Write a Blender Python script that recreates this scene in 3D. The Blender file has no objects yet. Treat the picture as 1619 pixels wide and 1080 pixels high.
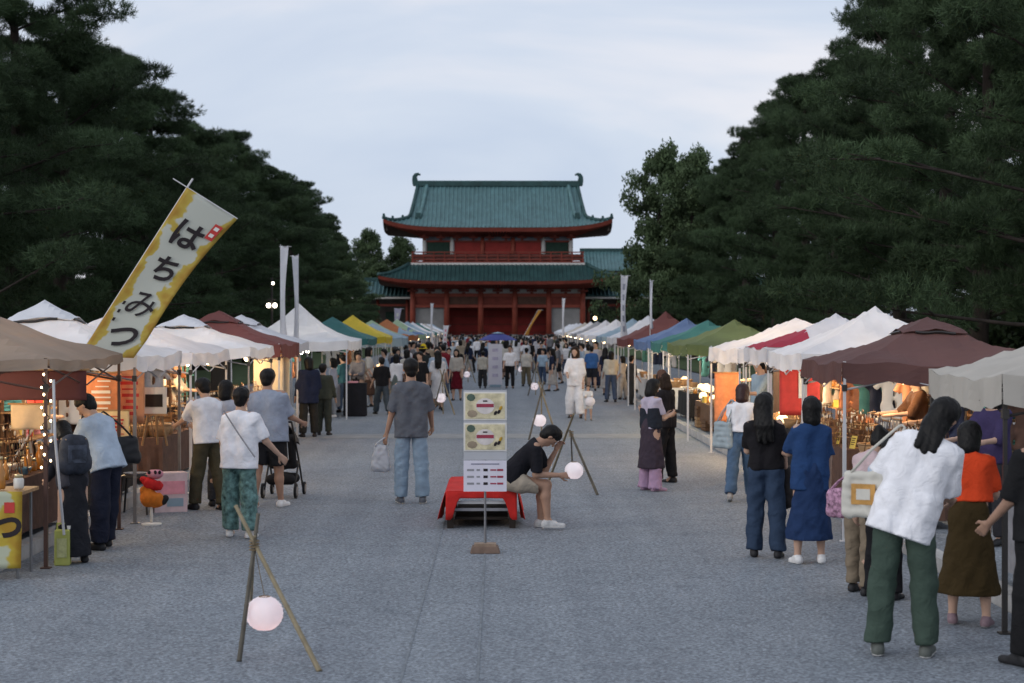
import bpy, math, random
import numpy as np
from mathutils import Vector, Matrix, Euler

# ------------------------------------------------------------------ camera, sky, sun, exposure
SC = bpy.context.scene
COL = SC.collection
R = math.radians
FPX, VX, HY, CAMZ = 2788.0, 787.0, 519.0, 2.25      # focal length in photo pixels, street vanishing point, eye height

cam_d = bpy.data.cameras.new('camera')
cam_d.sensor_width = 36.0
cam_d.lens = FPX / 1619.0 * 36.0
cam_d.clip_start = 0.1
cam_d.clip_end = 3000
cam_d.dof.use_dof = True
cam_d.dof.focus_distance = 20.5
cam_d.dof.aperture_fstop = 3.2
cam = bpy.data.objects.new('camera', cam_d)
COL.objects.link(cam)
cam.location = (0, 0, CAMZ)
cam.rotation_euler = (R(90) - math.atan(21 / FPX), 0, -math.atan(22.5 / FPX))
SC.camera = cam

SUN_EL, SUN_AZ = 24.0, -125.0       # low evening light through thin cloud, from behind the left shoulder
world = bpy.data.worlds.new('World')
SC.world = world
world.use_nodes = True
wn = world.node_tree
wn.nodes.clear()
def N(nt, t, **kw):
    n = nt.nodes.new(t)
    for k, v in kw.items():
        setattr(n, k, v)
    return n
w_out = N(wn, 'ShaderNodeOutputWorld')
w_bg = N(wn, 'ShaderNodeBackground')
w_sky = N(wn, 'ShaderNodeTexSky', sky_type='NISHITA', sun_disc=False)
w_sky.sun_elevation = R(SUN_EL)
w_sky.sun_rotation = R(SUN_AZ)
w_sc = N(wn, 'ShaderNodeMix', data_type='RGBA', blend_type='MULTIPLY')
w_sc.inputs[0].default_value = 1.0
wn.links.new(w_sky.outputs[0], w_sc.inputs[6])
w_sc.inputs[7].default_value = (0.10, 0.10, 0.10, 1)
w_tc = N(wn, 'ShaderNodeTexCoord')
w_mp = N(wn, 'ShaderNodeMapping')
w_mp.inputs['Scale'].default_value = (1.0, 1.0, 3.2)
w_mp.inputs['Rotation'].default_value = (R(8), R(12), R(20))
wn.links.new(w_tc.outputs['Generated'], w_mp.inputs[0])
w_nz = N(wn, 'ShaderNodeTexNoise')
w_nz.inputs['Scale'].default_value = 3.4
w_nz.inputs['Detail'].default_value = 5
w_nz.inputs['Roughness'].default_value = 0.48
w_nz.inputs['Distortion'].default_value = 0.5
wn.links.new(w_mp.outputs[0], w_nz.inputs['Vector'])
w_rp = N(wn, 'ShaderNodeValToRGB')
w_rp.color_ramp.elements[0].position = 0.36
w_rp.color_ramp.elements[0].color = (0.54, 0.62, 0.77, 1)
w_rp.color_ramp.elements[1].position = 0.62
w_rp.color_ramp.elements[1].color = (0.80, 0.80, 0.86, 1)
e = w_rp.color_ramp.elements.new(0.5)
e.color = (0.63, 0.695, 0.815, 1)
wn.links.new(w_nz.outputs[0], w_rp.inputs[0])
w_mx = N(wn, 'ShaderNodeMix', data_type='RGBA')
w_mx.inputs[0].default_value = 0.90          # cloud cover over the clear evening sky
wn.links.new(w_sc.outputs[2], w_mx.inputs[6])
wn.links.new(w_rp.outputs[0], w_mx.inputs[7])
wn.links.new(w_mx.outputs[2], w_bg.inputs[0])
w_bg.inputs[1].default_value = 1.0
wn.links.new(w_bg.outputs[0], w_out.inputs[0])

sun_d = bpy.data.lights.new('sun', 'SUN')
sun_d.energy = 1.0
sun_d.angle = R(40)
sun_d.color = (1.0, 0.96, 0.93)
sun = bpy.data.objects.new('sun', sun_d)
COL.objects.link(sun)
sd = Vector((math.sin(R(SUN_AZ)) * math.cos(R(SUN_EL)), math.cos(R(SUN_AZ)) * math.cos(R(SUN_EL)), math.sin(R(SUN_EL))))
sun.rotation_euler = sd.to_track_quat('Z', 'Y').to_euler()

vs = SC.view_settings
vs.view_transform = 'Standard'
vs.look = 'None'
vs.exposure = 0.12
vs.gamma = 1.0
vs.use_curve_mapping = False

# ------------------------------------------------------------------ helpers
rnd = random.Random(11)
def foot(x, y):
    """ground point seen at photo pixel (x, y): returns X, Y, pixels per metre"""
    s = (y - HY) / CAMZ
    return (x - VX) / s, FPX / s, s
def at(x, y, Y):
    s = FPX / Y
    return Vector(((x - VX) / s, Y, CAMZ - (y - HY) / s))

_m = {}
def mat(name, col, rough=0.8, var=0.12, scale=6.0, bump=0.0, bscale=None, metal=0.0, trans=0.0, emit=None, es=0.0, spec=0.3, stretch=None, detail=4):
    if name in _m:
        return _m[name]
    m = bpy.data.materials.new(name)
    m.use_nodes = True
    nt = m.node_tree
    b = nt.nodes['Principled BSDF']
    out = nt.nodes['Material Output']
    b.inputs['Roughness'].default_value = rough
    b.inputs['Metallic'].default_value = metal
    b.inputs['Specular IOR Level'].default_value = spec
    tc = N(nt, 'ShaderNodeTexCoord')
    src = tc.outputs['Object']
    if stretch:
        mp = N(nt, 'ShaderNodeMapping')
        mp.inputs['Scale'].default_value = stretch
        nt.links.new(src, mp.inputs[0])
        src = mp.outputs[0]
    nz = N(nt, 'ShaderNodeTexNoise')
    nz.inputs['Scale'].default_value = scale
    nz.inputs['Detail'].default_value = detail
    nz.inputs['Roughness'].default_value = 0.6
    nt.links.new(src, nz.inputs['Vector'])
    rp = N(nt, 'ShaderNodeValToRGB')
    c = np.array(col[:3])
    lo, hi = np.clip(c * (1 - var * 1.6), 0, 1), np.clip(c * (1 + var * 1.6), 0, 1)
    rp.color_ramp.elements[0].position = 0.25
    rp.color_ramp.elements[1].position = 0.75
    rp.color_ramp.elements[0].color = (*lo, 1)
    rp.color_ramp.elements[1].color = (*hi, 1)
    nt.links.new(nz.outputs[0], rp.inputs[0])
    nt.links.new(rp.outputs[0], b.inputs['Base Color'])
    if bump:
        bz = N(nt, 'ShaderNodeTexNoise')
        bz.inputs['Scale'].default_value = bscale or scale * 4
        bz.inputs['Detail'].default_value = 3
        bz.inputs['Distortion'].default_value = 1.4 if name.startswith('cloth_') else 0.0
        nt.links.new(src, bz.inputs['Vector'])
        bn = N(nt, 'ShaderNodeBump')
        bn.inputs['Strength'].default_value = bump
        bn.inputs['Distance'].default_value = 0.02
        nt.links.new(bz.outputs[0], bn.inputs['Height'])
        nt.links.new(bn.outputs[0], b.inputs['Normal'])
    if emit:
        b.inputs['Emission Color'].default_value = (*emit, 1)
        b.inputs['Emission Strength'].default_value = es
    if trans:
        tr = N(nt, 'ShaderNodeBsdfTranslucent')
        nt.links.new(rp.outputs[0], tr.inputs[0])
        mx = N(nt, 'ShaderNodeMixShader')
        mx.inputs[0].default_value = trans
        nt.links.new(b.outputs[0], mx.inputs[1])
        nt.links.new(tr.outputs[0], mx.inputs[2])
        nt.links.new(mx.outputs[0], out.inputs[0])
    _m[name] = m
    return m

def cloth(name, col, var=0.10):
    return mat('cloth_' + name, col, 0.9, var, 7.0, 0.85, 8, spec=0.12)
def canvas(name, col, trans=0.22):
    return mat('canvas_' + name, col, 0.75, 0.10, 1.1, 0.3, 4, trans=trans, spec=0.2)

def tag(o, label=None, cat=None, group=None, kind=None):
    if label: o['label'] = label
    if cat: o['category'] = cat
    if group: o['group'] = group
    if kind: o['kind'] = kind
    return o
def thing(name, label, cat, loc=(0, 0, 0), rz=0.0, group=None):
    o = bpy.data.objects.new(name, None)
    o.empty_display_size = 0.1
    COL.objects.link(o)
    o.location = loc
    o.rotation_euler = (0, 0, rz)
    return tag(o, label, cat, group)
def link(name, me, parent=None, loc=None, rot=None):
    o = bpy.data.objects.new(name, me)
    COL.objects.link(o)
    if parent: o.parent = parent
    if loc is not None: o.location = loc
    if rot is not None: o.rotation_euler = rot
    return o
KIDS = {}
def copy_tree(o, parent=None):
    c = o.copy()
    COL.objects.link(c)
    if parent is not None: c.parent = parent
    for ch in o.children:
        copy_tree(ch, c)
    return c

def mesh_np(name, V, Fq, m, smooth=True):
    """V (n,3) array, Fq (k,3|4) array"""
    me = bpy.data.meshes.new(name)
    V = np.asarray(V, dtype=np.float32)
    Fq = np.asarray(Fq, dtype=np.int32)
    k, n = Fq.shape
    me.vertices.add(len(V)); me.vertices.foreach_set('co', V.ravel())
    me.loops.add(k * n); me.loops.foreach_set('vertex_index', Fq.ravel())
    me.polygons.add(k)
    me.polygons.foreach_set('loop_start', np.arange(0, k * n, n, dtype=np.int32))
    me.polygons.foreach_set('loop_total', np.full(k, n, dtype=np.int32))
    me.polygons.foreach_set('use_smooth', np.full(k, smooth))
    me.update(calc_edges=True)
    if m: me.materials.append(m)
    return me

class MB:
    """collects shapes for ONE mesh part"""
    def __init__(s): s.v = []; s.f = []
    def add(s, vs, fs):
        o = len(s.v)
        s.v += [tuple(p) for p in vs]
        s.f += [tuple(i + o for i in f) for f in fs]
        return s
    def box(s, c, size, rot=None, taper=1.0):
        x, y, z = size[0] / 2, size[1] / 2, size[2] / 2
        ps = [Vector((sx * x * (taper if sz > 0 else 1), sy * y * (taper if sz > 0 else 1), sz * z)) for sz in (-1, 1) for sx, sy in ((-1, -1), (1, -1), (1, 1), (-1, 1))]
        if rot is not None: ps = [rot @ p for p in ps]
        c = Vector(c)
        return s.add([p + c for p in ps], [(3, 2, 1, 0), (4, 5, 6, 7), (0, 1, 5, 4), (1, 2, 6, 5), (2, 3, 7, 6), (3, 0, 4, 7)])
    def tube(s, pts, rad, n=8, caps=True):
        pts = [Vector(p) for p in pts]
        if not hasattr(rad, '__len__'): rad = [rad] * len(pts)
        vs, fs = [], []
        ref = None
        for i, p in enumerate(pts):
            d = (pts[min(i + 1, len(pts) - 1)] - pts[max(i - 1, 0)]).normalized()
            if ref is None:
                ref = d.orthogonal().normalized()
            ref = (ref - d * ref.dot(d)).normalized()
            b = d.cross(ref)
            for j in range(n):
                a = 2 * math.pi * j / n + (math.pi / 4 if n == 4 else 0)
                vs.append(p + (ref * math.cos(a) + b * math.sin(a)) * rad[i])
        for i in range(len(pts) - 1):
            for j in range(n):
                fs.append((i * n + j, i * n + (j + 1) % n, (i + 1) * n + (j + 1) % n, (i + 1) * n + j))
        if caps:
            fs.append(tuple(range(n - 1, -1, -1)))
            fs.append(tuple((len(pts) - 1) * n + j for j in range(n)))
        return s.add(vs, fs)
    def lathe(s, prof, n=14, c=(0, 0, 0)):
        vs = [(c[0] + r * math.cos(2 * math.pi * j / n), c[1] + r * math.sin(2 * math.pi * j / n), c[2] + z) for r, z in prof for j in range(n)]
        fs = [(i * n + j, i * n + (j + 1) % n, (i + 1) * n + (j + 1) % n, (i + 1) * n + j) for i in range(len(prof) - 1) for j in range(n)]
        fs.append(tuple(range(n - 1, -1, -1))); fs.append(tuple((len(prof) - 1) * n + j for j in range(n)))
        return s.add(vs, fs)
    def grid(s, fn, nu, nv, flip=False):
        vs = [fn(i / nu, j / nv) for i in range(nu + 1) for j in range(nv + 1)]
        w = nv + 1
        fs = [(i * w + j, (i + 1) * w + j, (i + 1) * w + j + 1, i * w + j + 1) for i in range(nu) for j in range(nv)]
        if flip: fs = [f[::-1] for f in fs]
        return s.add(vs, fs)
    def prism(s, poly, axis, a, b):
        """poly in the two other axes, extruded along axis from a to b"""
        def P(u, v, w):
            return {'x': (w, u, v), 'y': (u, w, v), 'z': (u, v, w)}[axis]
        n = len(poly)
        vs = [P(u, v, a) for u, v in poly] + [P(u, v, b) for u, v in poly]
        fs = [tuple(range(n - 1, -1, -1)), tuple(range(n, 2 * n))] + [(i, (i + 1) % n, n + (i + 1) % n, n + i) for i in range(n)]
        return s.add(vs, fs)
    def ell(s, c, r, nu=10, nv=7, rot=None):
        c = Vector(c)
        vs, fs = [], []
        for i in range(nv + 1):
            t = math.pi * i / nv
            for j in range(nu):
                a = 2 * math.pi * j / nu
                p = Vector((r[0] * math.sin(t) * math.cos(a), r[1] * math.sin(t) * math.sin(a), r[2] * math.cos(t)))
                if rot is not None: p = rot @ p
                vs.append(c + p)
        for i in range(nv):
            for j in range(nu):
                fs.append((i * nu + j, (i + 1) * nu + j, (i + 1) * nu + (j + 1) % nu, i * nu + (j + 1) % nu))
        return s.add(vs, fs)
    def mesh(s, name, m, smooth=False, off=None):
        me = bpy.data.meshes.new(name)
        vs = s.v if off is None else [(p[0] - off[0], p[1] - off[1], p[2] - off[2]) for p in s.v]
        me.from_pydata(vs, [], s.f)
        if smooth:
            me.polygons.foreach_set('use_smooth', [True] * len(me.polygons))
        if m: me.materials.append(m)
        me.update()
        return me
    def build(s, name, m, parent=None, smooth=False, world_coords=False, auto=None):
        """world_coords: vertices given in world space, parent (unrotated) at parent.location"""
        off = None
        if world_coords and parent is not None:
            off = parent.location.copy(); q = parent.parent
            while q is not None:
                off += q.location; q = q.parent
        o = link(name, s.mesh(name, m, smooth, off), parent)
        return o
def solidify(o, t):
    md = o.modifiers.new('thickness', 'SOLIDIFY'); md.thickness = t; md.offset = 0
    return o
def bevel(o, w=0.006, seg=2):
    md = o.modifiers.new('bevel', 'BEVEL'); md.width = w; md.segments = seg; md.limit_method = 'ANGLE'
    return o

# ------------------------------------------------------------------ implicit surfaces for bodies, clothes, bags
class Field:
    def __init__(s, k=0.03): s.p = []; s.k = k; s.cuts = []; s.subs = []
    def cone(s, a, b, ra, rb=None, k=None, flat=1.0, n=None, cap=False):
        s.p.append((np.array(a, float), np.array(b, float), ra, ra if rb is None else rb, s.k if k is None else k, flat, None if n is None else np.array(n, float), cap))
        return s
    def cut(s, p, n): s.cuts.append((np.array(p, float), np.array(n, float))); return s
    def sub(s, c, r): s.subs.append((np.array(c, float), np.array(r, float))); return s
    def mesh(s, h, fold=0.0, fw=0.11, vert=1.0, seed=0):
        lo = np.min([np.minimum(p[0], p[1]) - max(p[2], p[3]) for p in s.p], axis=0) - 3 * h - fold
        hi = np.max([np.maximum(p[0], p[1]) + max(p[2], p[3]) for p in s.p], axis=0) + 3 * h + fold
        n = np.ceil((hi - lo) / h).astype(int) + 1
        ax = [lo[i] + h * np.arange(n[i]) for i in range(3)]
        D = np.full(n, 1.0, dtype=np.float32)
        for a, b, ra, rb, k, fl, nn, cap in s.p:
            r = max(ra, rb) + k + 3 * h
            i0 = np.maximum(np.floor((np.minimum(a, b) - r - lo) / h).astype(int), 0)
            i1 = np.minimum(np.ceil((np.maximum(a, b) + r - lo) / h).astype(int) + 1, n)
            gx, gy, gz = np.meshgrid(ax[0][i0[0]:i1[0]], ax[1][i0[1]:i1[1]], ax[2][i0[2]:i1[2]], indexing='ij', sparse=True)
            A, B = a, b
            px, py, pz = gx - A[0], gy - A[1], gz - A[2]
            d = B - A
            if fl != 1.0:
                q = (px * nn[0] + py * nn[1] + pz * nn[2]) * (1 / fl - 1)
                px, py, pz = px + q * nn[0], py + q * nn[1], pz + q * nn[2]
                d = d + nn * (np.dot(d, nn) * (1 / fl - 1))
            L2 = max(float(d @ d), 1e-9)
            t0 = (px * d[0] + py * d[1] + pz * d[2]) / L2
            t = np.clip(t0, 0, 1)
            dist = np.sqrt((px - t * d[0]) ** 2 + (py - t * d[1]) ** 2 + (pz - t * d[2]) ** 2) - (ra + (rb - ra) * t)
            if cap:
                L = math.sqrt(L2)
                dist = np.maximum(dist, np.maximum(-t0 * L, (t0 - 1) * L))
            sl = (slice(i0[0], i1[0]), slice(i0[1], i1[1]), slice(i0[2], i1[2]))
            cur = D[sl]
            hh = np.clip(0.5 + 0.5 * (cur - dist) / k, 0, 1)
            D[sl] = cur * (1 - hh) + dist * hh - k * hh * (1 - hh)
        gx, gy, gz = np.meshgrid(*ax, indexing='ij', sparse=True)
        if fold:
            rg = np.random.RandomState(seed)
            acc = 0
            for j in range(7):
                v = rg.normal(size=3); v[2] *= vert; v /= np.linalg.norm(v) + 1e-9
                w = 2 * math.pi / (fw * rg.uniform(0.6, 1.8))
                acc = acc + 1.6 * (np.abs(np.sin(0.5 * w * (gx * v[0] + gy * v[1] + gz * v[2]) + rg.uniform(0, 6.28) + 1.5 * np.sin(w * 0.33 * (gx * v[1] - gz * v[0] + gy * v[2]) + j))) - 0.64)
            D = D + fold * 0.38 * acc
        for c, nn in s.cuts:
            D = np.maximum(D, (gx - c[0]) * nn[0] + (gy - c[1]) * nn[1] + (gz - c[2]) * nn[2])
        for c, r in s.subs:
            e = np.sqrt(((gx - c[0]) / r[0]) ** 2 + ((gy - c[1]) / r[1]) ** 2 + ((gz - c[2]) / r[2]) ** 2)
            D = np.maximum(D, (1 - e) * min(r))
        return nets(D, lo, h)

def nets(D, lo, h):
    D = np.asarray(D, dtype=np.float32)
    for i in range(3):          # closed at the border
        sl = [slice(None)] * 3
        for e_ in (0, -1):
            sl[i] = e_; D[tuple(sl)] = np.maximum(D[tuple(sl)], h)
    S = D < 0
    nx, ny, nz = D.shape
    cn = lambda a, i, j, k: a[i:nx - 1 + i, j:ny - 1 + j, k:nz - 1 + k]
    any_ = np.zeros((nx - 1, ny - 1, nz - 1), bool); all_ = np.ones_like(any_)
    for i in (0, 1):
        for j in (0, 1):
            for k in (0, 1):
                c = cn(S, i, j, k); any_ |= c; all_ &= c
    M = any_ & ~all_
    I = np.argwhere(M)
    if len(I) == 0: return np.zeros((0, 3)), np.zeros((0, 4), int)
    vid = np.full(M.shape, -1, np.int64); vid[M] = np.arange(len(I))
    acc = np.zeros((len(I), 3)); cnt = np.zeros(len(I))
    cs = [(i, j, k) for i in (0, 1) for j in (0, 1) for k in (0, 1)]
    val = {c: D[I[:, 0] + c[0], I[:, 1] + c[1], I[:, 2] + c[2]] for c in cs}
    for c in cs:
        for ax in range(3):
            if c[ax] == 0:
                e_ = list(c); e_[ax] = 1; e_ = tuple(e_)
                da, db = val[c], val[e_]
                x = (da < 0) != (db < 0)
                t = np.where(x, da / np.where(x, da - db, 1), 0)
                p = np.array(c, float)[None, :].repeat(len(I), 0); p[:, ax] = t
                acc += p * x[:, None]; cnt += x
    V = (I + acc / cnt[:, None]) * h + lo
    Fs = []
    for ax in range(3):
        a, b = [(1, 2), (2, 0), (0, 1)][ax]
        s0 = [slice(None)] * 3; s1 = [slice(None)] * 3
        s0[ax] = slice(0, -1); s1[ax] = slice(1, None)
        A, B = S[tuple(s0)], S[tuple(s1)]
        E = np.argwhere(A != B)
        E = E[(E[:, a] > 0) & (E[:, b] > 0) & (E[:, a] < D.shape[a] - 1) & (E[:, b] < D.shape[b] - 1)]
        inn = A[E[:, 0], E[:, 1], E[:, 2]]
        q = []
        for da, db in ((-1, -1), (0, -1), (0, 0), (-1, 0)):
            e_ = E.copy(); e_[:, a] += da; e_[:, b] += db
            q.append(vid[e_[:, 0], e_[:, 1], e_[:, 2]])
        q = np.stack(q, 1)
        q[~inn] = q[~inn][:, ::-1]
        Fs.append(q)
    return V, np.concatenate(Fs)
# ------------------------------------------------------------------ ground, kerbs, lawns
def sheet(name, x0, x1, y0, y1, z, m, nx=1, ny=1):
    b = MB().grid(lambda u, v: (x0 + (x1 - x0) * u, y0 + (y1 - y0) * v, z), nx, ny)
    return tag(b.build(name, m), kind='structure')

def road_material():
    m = bpy.data.materials.new('road_paving')
    m.use_nodes = True
    nt = m.node_tree; b = nt.nodes['Principled BSDF']
    tc = N(nt, 'ShaderNodeTexCoord')
    def noise(sc, det=3, rough=0.6, vec=None):
        n = N(nt, 'ShaderNodeTexNoise'); n.inputs['Scale'].default_value = sc; n.inputs['Detail'].default_value = det; n.inputs['Roughness'].default_value = rough
        nt.links.new(vec or tc.outputs['Object'], n.inputs['Vector']); return n
    def ramp(src, p0, c0, p1, c1):
        r = N(nt, 'ShaderNodeValToRGB'); r.color_ramp.elements[0].position = p0; r.color_ramp.elements[1].position = p1
        r.color_ramp.elements[0].color = (*c0, 1); r.color_ramp.elements[1].color = (*c1, 1); nt.links.new(src, r.inputs[0]); return r
    def mul(a, c, f=1.0):
        x = N(nt, 'ShaderNodeMix', data_type='RGBA', blend_type='MULTIPLY'); x.inputs[0].default_value = f
        nt.links.new(a, x.inputs[6]); nt.links.new(c, x.inputs[7]); return x.outputs[2]
    base = ramp(noise(0.55, 7, 0.65).outputs[0], 0.34, (0.178, 0.201, 0.224), 0.66, (0.208, 0.232, 0.256))
    grit = ramp(noise(34, 3, 0.75).outputs[0], 0.34, (0.52, 0.52, 0.54), 0.66, (1.46, 1.46, 1.46))
    vo = N(nt, 'ShaderNodeTexVoronoi'); vo.inputs['Scale'].default_value = 42
    nt.links.new(tc.outputs['Object'], vo.inputs['Vector'])
    chips = ramp(vo.outputs['Color'], 0.1, (0.66, 0.66, 0.68), 0.9, (1.32, 1.32, 1.31))
    spots = ramp(noise(2.1, 6, 0.7).outputs[0], 0.30, (0.80, 0.81, 0.83), 0.48, (1, 1, 1))
    mp = N(nt, 'ShaderNodeMapping'); mp.inputs['Scale'].default_value = (2.2, 0.06, 1); nt.links.new(tc.outputs['Object'], mp.inputs[0])
    tracks = ramp(noise(1.0, 3, 0.5, mp.outputs[0]).outputs[0], 0.3, (0.88, 0.88, 0.89), 0.7, (1.08, 1.08, 1.07))
    c = mul(mul(mul(mul(base.outputs[0], grit.outputs[0]), chips.outputs[0]), spots.outputs[0]), tracks.outputs[0])
    nt.links.new(c, b.inputs['Base Color'])
    b.inputs['Roughness'].default_value = 0.82
    b.inputs['Specular IOR Level'].default_value = 0.3
    bn = N(nt, 'ShaderNodeBump'); bn.inputs['Strength'].default_value = 0.55; bn.inputs['Distance'].default_value = 0.012
    nt.links.new(noise(40, 3, 0.7).outputs[0], bn.inputs['Height']); nt.links.new(bn.outputs[0], b.inputs['Normal'])
    return m
ROAD = road_material()
SOIL = mat('soil', (0.13, 0.115, 0.09), 0.95, 0.3, 1.2, 0.6, 18)
LAWN = mat('lawn', (0.055, 0.085, 0.03), 0.95, 0.35, 2.5, 0.8, 30)
sheet('ground', -400, 400, -20, 900, -0.012, SOIL)
sheet('road', -4.6, 4.05, -6, 193, 0.0, ROAD)
sheet('pavement', -9.5, -4.78, -6, 193, 0.105, ROAD)
sheet('pavement', 4.23, 9.5, -6, 193, 0.105, ROAD)
sheet('forecourt', -40, 40, 193.2, 240, 0.004, mat('sand', (0.34, 0.32, 0.29), 0.95, 0.12, 0.8, 0.4, 20))
sheet('lawn', 9.7, 120, -6, 192, 0.115, LAWN)
sheet('lawn', -120, -9.7, -6, 192, 0.115, LAWN)
STRIP = mat('pale_strip', (0.235, 0.245, 0.25), 0.85, 0.12, 3.0, 0.4, 40)
JOINT = mat('dark_joint', (0.175, 0.195, 0.215), 0.9, 0.25, 5.0)
sheet('paving_strip', -4.6, 4.05, 36.0, 37.5, 0.004, STRIP)
sheet('paving_strip', -4.6, 4.05, 76.0, 77.2, 0.004, STRIP)
for xj in (-0.62, -0.13):
    sheet('road_joint', xj - 0.008, xj + 0.008, -6, 35.9, 0.004, JOINT)
KERB = mat('kerb_granite', (0.40, 0.395, 0.385), 0.85, 0.15, 5.0, 0.4, 40)
kst = MB().box((0, 0.0, 0.0), (0.16, 0.985, 0.32)).mesh('kerb_stone', KERB)
for x in (4.14, -4.69):
    kb = thing('kerb', None, None); kb['kind'] = 'structure'
    kb.location = (x, 0, 0)
    for i in range(75):
        link('kerb_stone', kst, kb, (rnd.uniform(-.003, .003), 8.5 + i, -0.03 + rnd.uniform(-.003, .003)))
    far = MB()
    far.box((0, 83 + 55, -0.03), (0.16, 110 - 0.02, 0.32))
    far.build('kerb_run', KERB, kb)

# ------------------------------------------------------------------ the two-storey gate
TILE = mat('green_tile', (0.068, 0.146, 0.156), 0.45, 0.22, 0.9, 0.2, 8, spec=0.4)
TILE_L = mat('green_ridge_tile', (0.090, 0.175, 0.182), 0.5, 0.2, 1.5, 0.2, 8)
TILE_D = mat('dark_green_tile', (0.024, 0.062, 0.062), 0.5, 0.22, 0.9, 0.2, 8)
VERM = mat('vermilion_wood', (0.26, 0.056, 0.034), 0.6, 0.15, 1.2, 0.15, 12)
VERM_D = mat('aged_vermilion', (0.17, 0.034, 0.022), 0.7, 0.2, 1.0, 0.15, 12)  # darker tone of the vermilion
DOORRED = mat('door_red', (0.26, 0.024, 0.018), 0.65, 0.15, 1.0)
PLASTER = mat('white_plaster', (0.50, 0.49, 0.47), 0.9, 0.10, 0.8)
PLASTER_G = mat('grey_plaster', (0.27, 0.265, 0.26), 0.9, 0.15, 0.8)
LATT = mat('green_lattice', (0.02, 0.05, 0.035), 0.7, 0.2, 3)
DARK = mat('dark_wood', (0.03, 0.022, 0.018), 0.8, 0.2, 2)
STONE = mat('podium_stone', (0.20, 0.19, 0.18), 0.9, 0.2, 0.9, 0.3, 10)
BLACKISH = mat('shade_timber', (0.05, 0.022, 0.016), 0.8, 0.2, 2)  # soffit timber with the eave shade put into its colour

GY = 203.0
gate = thing('shrine_gate', 'two-storey vermilion shrine gate with green tiled hip-and-gable roofs at the end of the street', 'gate', (0, GY, 0))
def roof(parent, name, xr, xg, xe, yd, v0, z0, zg, ze, lift, m, ribm, pitch, xtop=None, closed_top=True, ytop=0.0):
    """curved roof: ridge half width xr at y=ytop, gable half width xg down to v0, eave half width xe, depth yd"""
    def prof(v):           # height along the slope, concave
        if v0 > 0 and v <= v0:
            t = v / v0
            return z0 + (zg - z0) * (t + 0.16 * t * (1 - t))
        t = (v - v0) / (1 - v0)
        return zg + (ze - zg) * (t + 0.20 * t * (1 - t))
    def wid(v):
        if v0 > 0 and v <= v0: return xr + (xg - xr) * (v / v0)
        return xg + (xe - xg) * (v - v0) / (1 - v0)
    def P(u, v, sgn):
        w = wid(v); x = u * w
        l = lift * (abs(x) / xe) ** 5 * max(0, (v - v0) / (1 - v0)) ** 1.2 if v > v0 or v0 == 0 else 0
        return Vector((x, sgn * (ytop + (yd - ytop) * v), prof(v) + l))
    surf = MB()
    for sgn in (-1, 1):
        surf.grid(lambda u, v: P(u * 2 - 1, v, sgn), 40, 20, flip=(sgn > 0))
    for sx in (-1, 1):     # hip ends
        def Q(a, b):
            v = v0 + (1 - v0) * b
            w = wid(v); yy = ytop + (yd - ytop) * v
            y = (a * 2 - 1) * yy
            l = lift * (abs(y) / yd) ** 5 * b ** 1.2
            return Vector((sx * w, y, prof(v) + l))
        surf.grid(Q, 24, 8, flip=(sx > 0))
    so = surf.build(name, m, parent, smooth=True)
    ribs = MB()
    n = int(2 * xe / pitch)
    for i in range(n + 1):
        x = -xe + 0.12 + i * (2 * xe - 0.24) / n
        vs_ = 0.0
        if abs(x) > xr:
            vs_ = None
            for k in range(101):
                if wid(k / 100) >= abs(x): vs_ = k / 100; break
            if vs_ is None: continue
        if vs_ > 0.97: continue
        pts = []
        for k in range(13):
            v = vs_ + (1 - vs_) * k / 12
            p = P(x / wid(v), v, -1); p.z += 0.03
            pts.append(p)
        ribs.tube(pts, 0.085, 5, caps=True)
    tag(ribs.build('tile_ribs', ribm, so, smooth=True), kind='stuff')
    return so, P, prof, wid
def ridge_line(parent, name, pts, r, m, knobs=0):
    b = MB().tube(pts, r, 8)
    o = b.build(name, m, parent, smooth=True)
    return o

# podium and steps
pod = MB().box((0, 0, 0.72), (24.5, 15.5, 1.44)); po = pod.build('podium', STONE, gate); bevel(po, 0.05)
for i in range(5):
    MB().box((0, -7.75 - 0.18 - 0.36 * i, (1.30 - 0.26 * i) / 2), (16, 0.355, 1.30 - 0.26 * i)).build('step', STONE, gate)
ZP = 1.44
cols = [-9.55, -5.75, -1.92, 1.92, 5.75, 9.55]
for y in (-4.6, 0.0, 4.6):
    for x in cols:
        if y == 0.0 and abs(x) < 9: continue
        MB().lathe([(0.40, 0), (0.40, 0.12)], 14, (x, y, ZP)).build('column_base', STONE, gate)
        MB().lathe([(0.31, 0.12), (0.31, 3.4), (0.27, 5.1)], 14, (x, y, ZP)).build('column', VERM, gate, smooth=True)
# rear wall of the lower storey (door line), front is open bays
YW = -1.2
for i in range(5):
    x0, x1 = cols[i] , cols[i + 1]
    cx, w = (x0 + x1) / 2, x1 - x0
    if 1 <= i <= 3:
        for sgn in (-1, 1):
            d = MB().box((cx + sgn * w * 0.235, YW, ZP + 1.65), (w * 0.47, 0.12, 3.3)).build('door_leaf', DOORRED, gate)
            for z in (0.35, 1.25, 2.15, 2.95):
                MB().box((cx + sgn * w * 0.235, YW - 0.09, ZP + z), (w * 0.44, 0.05, 0.10)).build('rail', VERM_D, d)
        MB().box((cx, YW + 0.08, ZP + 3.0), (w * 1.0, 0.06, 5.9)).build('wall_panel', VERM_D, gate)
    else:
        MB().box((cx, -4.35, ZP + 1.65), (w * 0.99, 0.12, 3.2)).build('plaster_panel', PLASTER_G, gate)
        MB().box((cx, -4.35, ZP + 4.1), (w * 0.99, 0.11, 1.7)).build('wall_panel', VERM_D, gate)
        MB().box((cx, -4.45, ZP + 0.2), (w * 0.9, 0.16, 0.25)).build('sill_beam', VERM, gate)
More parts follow.
